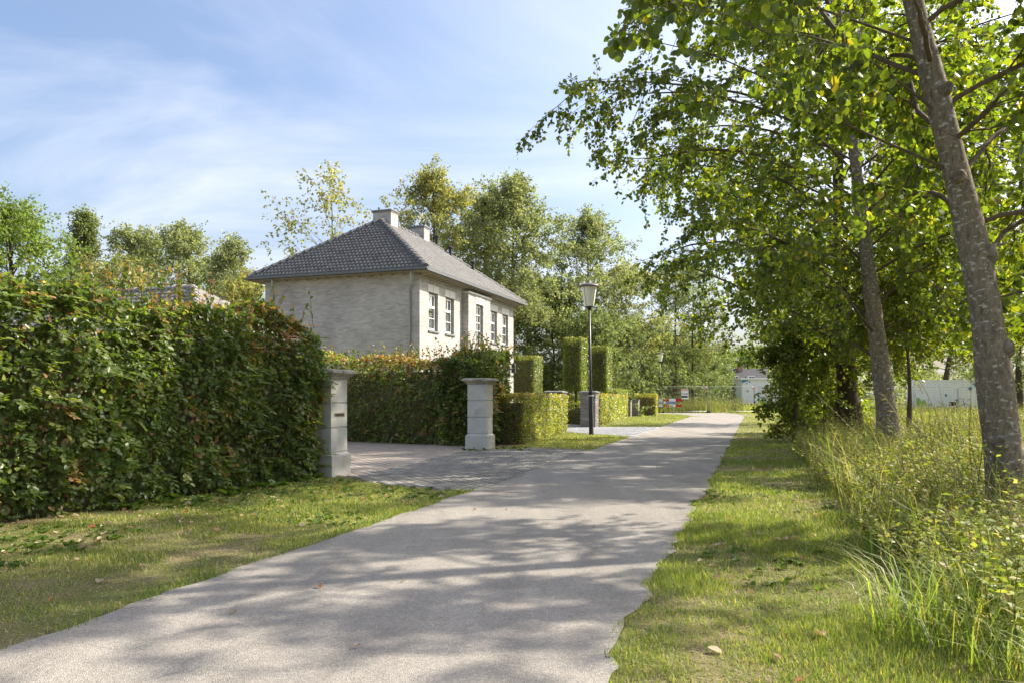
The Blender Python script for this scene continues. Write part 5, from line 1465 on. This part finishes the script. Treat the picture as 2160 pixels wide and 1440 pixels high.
# leafy bush and suckers at the foot of the third alder
def bush(loc, H, R, n1, seed, label, leaf, k=13, name='alder_bush', t0=.08):
    rb = np.random.default_rng(seed)
    tr = [(0, 0, 0), (.03, 0, H * .3), (-.05, .03, H * .6), (0, 0, H * .9)]
    tree(name, label, loc, H, tr, .05, lambda a: R * (.75 + .4 * math.sin(math.pi * a)), n1, 7, 6, k, leaf, PAL_ALDER, [.2, .3, .3, .17, .03], M['leaf'], M['twig'], QUAD, rb, None, l3=(.25, .5), droop1=.4, droop2=.6, hang=.4, elev=(75, 12), t0=t0, minz=.1, cat='bush')
bush((7.42, 19.9, 0), 3.1, .70, 17, 201, 'leafy alder bush growing left of the dark rough trunk', .095)
bush((9.0, 21.9, 0), 2.8, .9, 20, 202, 'leafy alder suckers behind the dark rough trunk', .095)
bush((8.05, 15.4, 0), 4.6, 1.35, 26, 204, 'slender young alder between the near trunk and the second trunk', .085, 11, 'young_alder', .62)
bush((9.35, 18.9, 0), 4.2, 1.0, 18, 205, 'slender young alder half hidden behind the second trunk', .085, 11, 'young_alder', .5)
bush((11.55, 17.8, 0), 4.8, 1.4, 24, 206, 'young alder right of the leaning gap beside the near trunk', .09, 11, 'young_alder', .62)
bush((10.0, 24.8, 0), 2.6, 1.0, 18, 203, 'smaller leafy bush at the verge behind the first bush', .10)

# ================================================================ GRASS, WEEDS, FALLEN LEAVES
GP_ = [(.15, .225, .045), (.21, .28, .06), (.29, .31, .085), (.40, .35, .17), (.11, .165, .034)]
def hedge_face(d): return -4.66 + (d - 6.9) * .4775
def grass_zone(name, label, n, xr, yr, cond, hmin, hmax, wid, prob, rng, lean=.8, dens=None, kindcol=None):
    x = rng.uniform(*xr, n); y = rng.uniform(*yr, n)
    ok = cond(x, y)
    if dens is not None: ok &= rng.uniform(0, 1, n) < dens(x, y)
    x, y = x[ok], y[ok]; k = len(x)
    P = np.column_stack([x, y, gz(x, y) - .003])
    nz = vnoise(np.column_stack([x * 1.7, y * 1.7, x * 0]))
    h = (hmin + (hmax - hmin) * rng.uniform(0, 1, k) ** 1.6) * (.55 + .9 * nz)
    dist = np.hypot(x, y)
    w = wid * np.clip(dist / 5.0, .8, 5) * rng.uniform(.7, 1.3, k)
    c = pick_colours(GP_, prob, k, rng, .2, P, .9, .22)
    v, f, cc = blades(P, h, w, np.full(k, lean), c, rng) if name == 'long_grass' else spikes(P, h, w * 1.25, lean, c, rng)
    obj(name, mesh_np(name, v, f, cc), M['grass'], None, label, 'grass', kind='stuff')
rg2 = np.random.default_rng(301)
def left_dens(x, y):
    nz = vnoise(np.column_stack([x * 1.3 + 4, y * 1.3, x * 0])) * .6 + vnoise(np.column_stack([x * 4.3, y * 4.3, x * 0 + 2])) * .4
    bare = np.exp(-(((x + 2.95) / .75) ** 2 + ((y - 4.75) / .45) ** 2))
    nearh = np.clip((x - hedge_face(y)) / .5, .25, 1)
    return np.clip((nz - .33) * 3.4, .05, 1) * (1 - .92 * bare) * nearh
AP = [(p[0], p[1]) for p in apron]; CT = [(p[0], p[1]) for p in court]; D2 = [(p[0], p[1]) for p in drive2]
offroad_l = lambda x, y: x < road_left(y) + .07 * (vnoise(np.column_stack([x * 6, y * 6, x * 0])) - .25)
grass_zone('verge_grass', 'patchy short grass on the verge between big hedge and lane', 330000, (-6.2, -.4), (2.3, 11.4),
           lambda x, y: offroad_l(x, y) & (x > hedge_face(y) - .1) & ~in_poly(x, y, AP) & ~in_poly(x, y, CT), .012, .045, .0055, [.20, .24, .24, .24, .08], rg2, .9, left_dens)
for nm, lb, n_, xr_, yr_, cd in (('thatch', 'dead straw litter lying in the left verge', 90000, (-6.0, -.5), (2.3, 10.5), lambda x, y: offroad_l(x, y) & (x > hedge_face(y)) & ~in_poly(x, y, AP)),
                                 ('thatch', 'dead straw litter lying in the right verge', 60000, (.2, 5.0), (2.3, 9.0), lambda x, y: (x > road_right(y) + .02) & (x < road_right(y) + 2.2))):
    x = rg2.uniform(*xr_, n_); y = rg2.uniform(*yr_, n_); ok = cd(x, y); x, y = x[ok], y[ok]; k = len(x)
    c = pick_colours([(.42, .36, .22), (.34, .28, .16), (.24, .18, .10), (.20, .21, .07)], [.3, .3, .2, .2], k, rg2, .2)
    v, f, cc = spikes(np.column_stack([x, y, np.full(k, .003)]), rg2.uniform(.003, .014, k), rg2.uniform(.003, .008, k), 4.0, c, rg2)
    obj(nm, mesh_np(nm, v, f, cc), M['grass'], None, lb, 'straw', kind='stuff')
# thicker tufts along the road edge
def edge_d(x, y):
    e = np.abs(road_left(y) - x); return np.exp(-(e / .10) ** 2) * (vnoise(np.column_stack([x * 0, y * 3.1, x * 0])) > .35)
grass_zone('verge_grass', 'denser green grass fringe along the left edge of the lane', 60000, (-2.8, -.4), (2.3, 10.2),
           lambda x, y: offroad_l(x, y - .0) & (x > road_left(y) - .3) & ~in_poly(x, y, AP), .02, .075, .0045, [.35, .22, .08, .10, .25], rg2, .9, edge_d)
grass_zone('verge_grass', 'sunny short grass under the tall street lamp', 30000, (-1.0, 3.6), (16.6, 25.5),
           lambda x, y: (x < road_left(y)) & (x > -.15 + (y - 17.2) * .235) & ~in_poly(x, y, AP) & ~in_poly(x, y, D2), .015, .055, .004, [.15, .25, .28, .27, .05], rg2)
grass_zone('verge_grass', 'bright grass before the second clipped hedge', 42000, (3.0, 12.0), (28.5, 53.5),
           lambda x, y: (x < np.where(y < 45, road_left(y), 11.3)) & (x > 3.45 + (y - 29.5) * .225) & ~in_poly(x, y, D2), .02, .06, .004, [.2, .35, .3, .1, .05], rg2)
def right_dens(x, y):
    nz = vnoise(np.column_stack([x * 1.4 + 9, y * 1.4, x * 0])) * .65 + vnoise(np.column_stack([x * 4.7, y * 4.7, x * 0 + 6])) * .35
    return np.clip((nz - .26) * 3.0, .10, 1) * np.clip(9.0 / np.hypot(x, y), .25, 1)
offroad_r = lambda x, y: x > np.where(y < 45.5, road_right(y) - .07 * (vnoise(np.column_stack([x * 6, y * 6, x * 0])) - .25), 15.9)
grass_zone('verge_grass', 'mown sunlit grass strip along the right edge of the lane', 330000, (.1, 10.0), (2.3, 20.0),
           lambda x, y: offroad_r(x, y) & (x < road_right(y) + 2.4), .015, .055, .0052, [.20, .32, .28, .14, .06], rg2, .9, right_dens)
grass_zone('verge_grass', 'thick near grass of the mown strip at the bottom edge', 210000, (.2, 4.0), (2.3, 7.5),
           lambda x, y: offroad_r(x, y) & (x < road_right(y) + 2.0), .015, .060, .0055, [.20, .32, .28, .14, .06], rg2, .9, right_dens)
grass_zone('verge_grass', 'far part of the mown strip right of the lane', 70000, (5.0, 26.0), (20.0, 57.0),
           lambda x, y: offroad_r(x, y) & (x < rx(y) + 3.4), .02, .07, .0042, [.2, .35, .3, .1, .05], rg2, .9)
grass_zone('meadow_grass', 'tall bright meadow grass beyond the alder row', 120000, (4.5, 60.0), (8.0, 66.0),
           lambda x, y: (x > rx(y) + 2.6) & (np.abs(x / y) < .75), .10, .45, .0045, [.18, .34, .32, .12, .04], rg2, .7)
grass_zone('rough_grass', 'rough grass and weeds behind the mesh fence', 40000, (5.0, 34.0), (57.9, 84.0),
           lambda x, y: (vnoise(np.column_stack([x * .35, y * .25, x * 0])) > .38), .15, .75, .006, [.2, .3, .25, .2, .05], rg2, .6)
# long grass in the lower right corner
grass_zone('long_grass', 'long arching grass blades in the lower right corner', 15000, (1.3, 4.2), (2.2, 5.6),
           lambda x, y: (x > rx(y) + 1.5 + .3 * np.sin(y * 3)), .10, .50, .0075, [.26, .36, .22, .12, .04], rg2, 1.25, lambda x, y: .25 + .75 * (vnoise(np.column_stack([x * 1.8, y * 1.8, x * 0 + 4])) > .45))

grass_zone('long_grass', 'wispy pale dry grass standing among the weeds of the bank', 16000, (2.2, 11.0), (3.6, 15.0),
           lambda x, y: (x > rx(y) + 1.5) & (np.abs(x / y) < .74), .30, .85, .0045, [.12, .22, .22, .42, .02], rg2, .75)
# broad leaved rosettes in the verges
def rosettes(name, label, n, xr, yr, cond, size, rng, per=6):
    x = rng.uniform(*xr, n); y = rng.uniform(*yr, n); ok = cond(x, y); x, y = x[ok], y[ok]
    k = len(x); P = np.repeat(np.column_stack([x, y, np.full(k, .006)]), per, 0)
    a = rng.uniform(0, 6.28, k * per); ax = np.column_stack([np.cos(a), np.sin(a), rng.uniform(.15, .7, k * per)])
    no = rng.normal(0, .3, (k * per, 3)); no[:, 2] += 1
    c = pick_colours([(.09, .15, .03), (.13, .19, .045), (.07, .12, .025)], [.4, .35, .25], k * per, rng, .2)
    v, f, cc = leaves(P, ax, no, np.repeat(size * rng.uniform(.5, 1.3, k), per) * rng.uniform(.7, 1.1, k * per), c, OVAL4, .75)
    obj(name, mesh_np(name, v, f, cc), M['grass'], None, label, 'ground cover', kind='stuff')
rosettes('low_weeds', 'clover and plantain rosettes in the left verge', 2600, (-5.5, -.6), (2.6, 10.6), lambda x, y: offroad_l(x, y) & (x > hedge_face(y)) & ~in_poly(x, y, AP) & (vnoise(np.column_stack([x * 1.1 + 4, y * 1.1, x * 0])) > .48), .05, rg2)
rosettes('low_weeds', 'leafy weeds sprouting along the foot of the big hedge', 260, (-5.2, -2.4), (4.0, 11.2), lambda x, y: (np.abs(x - hedge_face(y) - .25) < .22), .13, rg2, 8)
rosettes('low_weeds', 'low broad leaves in the right mown strip', 1500, (.3, 5.5), (2.6, 10.0), lambda x, y: offroad_r(x, y) & (x < rx(y) + 1.5) & (vnoise(np.column_stack([x * 1.2 + 1, y * 1.2, x * 0])) > .55), .045, rg2)
rosettes('low_weeds', 'small weeds at the foot of the far concrete pillar', 16, (-1.1, .4), (16.2, 17.2), lambda x, y: (x + y * .0 > -1.05), .10, rg2, 7)

# tall herbs: stems with small leaves
def herb_mesh(P0, H, lean, nleaf, leafL, rng, pal, prob, wid=.6, r=.004, seedhead=0.):
    B = len(P0)
    d = rng.normal(0, .16, (B, 3)) + lean; d[:, 2] = 1
    PC = curves(P0, d, H, 7, rng.uniform(.0, .5, B), .07, rng)
    v, q = tubes(PC, np.linspace(1, .35, 7)[None] * (r * rng.uniform(.7, 1.3, B))[:, None], 3)
    cs = pick_colours([(.16, .14, .06), (.20, .13, .08), (.13, .15, .05), (.30, .25, .15)], [.35, .25, .25, .15], B, rng, .2)
    parts = [(v, [q], [np.repeat(cs, 6 * 3, 0)])]
    fl = rng.uniform(.18, 1.0, (B, nleaf)); pl, tl = sample_on(PC, fl); pl = pl.reshape(-1, 3); tl = tl.reshape(-1, 3); m_ = len(pl)
    a = rng.uniform(0, 6.28, m_)
    ax = np.column_stack([np.cos(a), np.sin(a), rng.uniform(-.3, .6, m_)]); no = rng.normal(0, .4, (m_, 3)); no[:, 2] += 1
    sz = leafL * rng.uniform(.45, 1.15, m_) * (1.15 - .6 * fl.ravel())
    parts.append(leaves(pl, ax, no, sz, pick_colours(pal, prob, m_, rng, .22, pl, 1.1, .2), QUAD, wid * 1.15))
    return join(parts)
PAL_HERB = [(.23, .28, .07), (.32, .34, .10), (.17, .22, .06), (.40, .36, .15), (.32, .23, .13)]
def herbs(name, label, n, xr, yr, cond, hr, leafL, nleaf, rng, prob, lean=(-.25, 0, 0), hscale=None, r=.004):
    x = rng.uniform(*xr, n); y = rng.uniform(*yr, n); ok = cond(x, y); x, y = x[ok], y[ok]; k = len(x)
    H = rng.uniform(*hr, k) * (.6 + .8 * vnoise(np.column_stack([x * .9, y * .9, x * 0 + 3])))
    if hscale is not None: H = H * hscale(x, y)
    v, f, c = herb_mesh(np.column_stack([x, y, gz(x, y)]), H, np.array(lean), nleaf, leafL, rng, PAL_HERB, prob, r=r)
    obj(name, mesh_np(name, v, f, c), M['grass'], None, label, 'weeds', kind='stuff')
wband = lambda x, y: (x > rx(y) + 1.45 + .4 * (vnoise(np.column_stack([x * 0, y * .8, x * 0])) - .3)) & (np.abs(x / y) < .74)
hs = lambda x, y: np.clip(.40 + (x - rx(y) - 1.3) * .36, .33, .84)
herbs('weed_thicket', 'dense leafy weeds under the near alder', 4400, (1.6, 8.5), (3.2, 9.5), wband, (.45, .95), .074, 20, rg2, [.30, .32, .22, .10, .06], (-.28, -.05, 0), hs)
herbs('weed_thicket', 'dense weeds and dry stalks around the second alder trunk', 3400, (3.5, 14), (9.5, 17), wband, (.5, 1.15), .078, 18, rg2, [.26, .30, .18, .16, .10], (-.2, 0, 0), hs)
herbs('weed_thicket', 'brownish weeds around the dark third alder trunk', 2600, (6.0, 24), (17, 30), wband, (.5, 1.1), .085, 14, rg2, [.22, .28, .14, .20, .16], (-.15, 0, 0), hs, .006)
herbs('weed_thicket', 'weeds in front of the shipping container', 1800, (12, 44), (30, 59), lambda x, y: (x > rx(y) + 3.6) & (np.abs(x / y) < .74), (.5, 1.0), .10, 10, rg2, [.26, .34, .16, .16, .08], (-.1, 0, 0), None, .009)
herbs('weed_thicket', 'yellow green tall weeds behind the mesh fence by the notice', 900, (12.5, 18.5), (58.4, 61.5), lambda x, y: (x < 15.4) | (y > 59.8), (.7, 1.4), .11, 12, rg2, [.3, .4, .1, .2, 0], (0, 0, 0), None, .009)
herbs('weed_thicket', 'broad leaved nettles standing among the finer weeds', 520, (1.8, 12), (3.4, 16), lambda x, y: wband(x, y) & (vnoise(np.column_stack([x * .8, y * .8, x * 0 + 8])) > .5), (.5, .95), .15, 16, rg2, [.30, .26, .34, .06, .04], (-.15, 0, 0), hs, .006)
# bent dry stalks leaning out towards the lane
for i in range(16):
    y0 = rg2.uniform(4.2, 11.5); x0 = rx(y0) + rg2.uniform(1.6, 3.4)
    v, f, c = herb_mesh(np.array([[0, 0, 0.]]), np.array([rg2.uniform(.9, 1.7)]), np.array([rg2.uniform(-1.4, -.5), rg2.uniform(-.3, .2), 0]), 26, .055, rg2, PAL_HERB, [.22, .36, .2, .18, .04], r=.0045)
    obj('weed_stalk', mesh_np('weed_stalk', v, f, c), M['grass'], None, 'single long weed stalk leaning out of the thicket towards the lane', 'weed', 'leaning weed stalks', loc=(x0, y0, 0))
for i in range(12):
    y0 = rg2.uniform(5.2, 9.5); x0 = y0 * rg2.uniform(.56, .68)
    v, f, c = herb_mesh(np.array([[0, 0, 0.]]), np.array([rg2.uniform(.9, 1.35)]), np.array([rg2.uniform(-.5, .0), rg2.uniform(-.2, .2), 0]), 22, .06, rg2, PAL_HERB, [.25, .4, .15, .15, .05], r=.005)
    obj('weed_stalk', mesh_np('weed_stalk', v, f, c), M['grass'], None, 'upright dark stemmed weed stalk beside the near leaning trunk', 'weed', 'upright weed stalks', loc=(x0, y0, 0))
gx, gy = (1990 - 1080) / 1600 * 9.0, 9.0
v, f, c = herb_mesh(np.array([[0, 0, 0.]]), np.array([1.36]), np.array([-.25, 0, 0]), 16, .15, rg2, [(.30, .30, .04), (.36, .26, .04), (.16, .2, .05)], [.5, .2, .3], .35, .007)
v2, f2, c2 = herb_mesh(np.array([[-.25, 0, 1.2]]), np.array([.16]), np.array([-.5, 0, 0]), 60, .03, rg2, [(.26, .24, .11)], [1], .5, .004)
v, f, c = join([(v, f, c), (v2, f2, c2)])
obj('goldenrod_plant', mesh_np('goldenrod_plant', v, f, c), M['grass'], None, 'tall goldenrod with yellow drooping leaves before the shipping container', 'plant', loc=(gx, gy, 0))

# fallen leaves, one by one
fl_m = []
for k_ in range(8):
    col_ = np.array([[(.42, .32, .20), (.48, .39, .26), (.34, .22, .12), (.54, .46, .33), (.40, .18, .09), (.42, .35, .23), (.32, .24, .15), (.48, .37, .20)][k_]])
    sh = (OVAL5[0].copy(), OVAL5[1]); sh[0][:, 2] = sh[0][:, 2] * rg2.uniform(1.0, 4.5) + .06 * rg2.normal(0, 1, 8) ** 2
    vv, ff, cc = leaves(np.zeros((1, 3)), np.array([[1., 0, 0]]), np.array([[0, 0, 1.]]), 1.0, col_, sh)
    pm = mesh_np('fallen_leaf', vv, ff, cc); pm.materials.append(M['dry']); fl_m.append(pm)
rr = random.Random(9)
def fallen(n, fx_, label, group, zz, smin=.035, smax=.07):
    for i in range(n):
        x, y = fx_()
        o = bpy.data.objects.new('fallen_leaf', fl_m[rr.randrange(8)]); COL.objects.link(o)
        s = rr.uniform(smin, smax); o.scale = (s, s * rr.uniform(.7, 1), s)
        o.location = (x, y, zz + rr.uniform(.004, .012)); o.rotation_euler = (rr.uniform(-.3, .3), rr.uniform(-.3, .3), rr.uniform(0, 6.28))
        o['label'] = label; o['category'] = 'leaf'; o['group'] = group
def fl_left():
    while True:
        y = rr.uniform(3.0, 10.2); x = rr.uniform(-5, -.7)
        if hedge_face(y) - .05 < x < lx(y) - .05 and rr.random() < (1.15 - (x - hedge_face(y)) / 4) and not in_poly(np.array([x]), np.array([y]), AP)[0]: return x, y
def fl_right():
    y = rr.uniform(2.9, 8.5); return rx(y) + rr.uniform(.15, 1.7), y
def fl_road():
    y = rr.uniform(3.2, 14); return rr.uniform(lx(y) + .1, rx(y) - .05), y
fallen(170, fl_left, 'curled dry fallen leaf lying on the left verge', 'fallen leaves on the left verge', .012)
fallen(36, fl_right, 'dry fallen leaf lying in the right mown strip', 'fallen leaves on the right verge', .02)
fallen(16, fl_road, 'small dark fallen leaf lying on the asphalt', 'fallen leaves on the lane', .010, .025, .05)
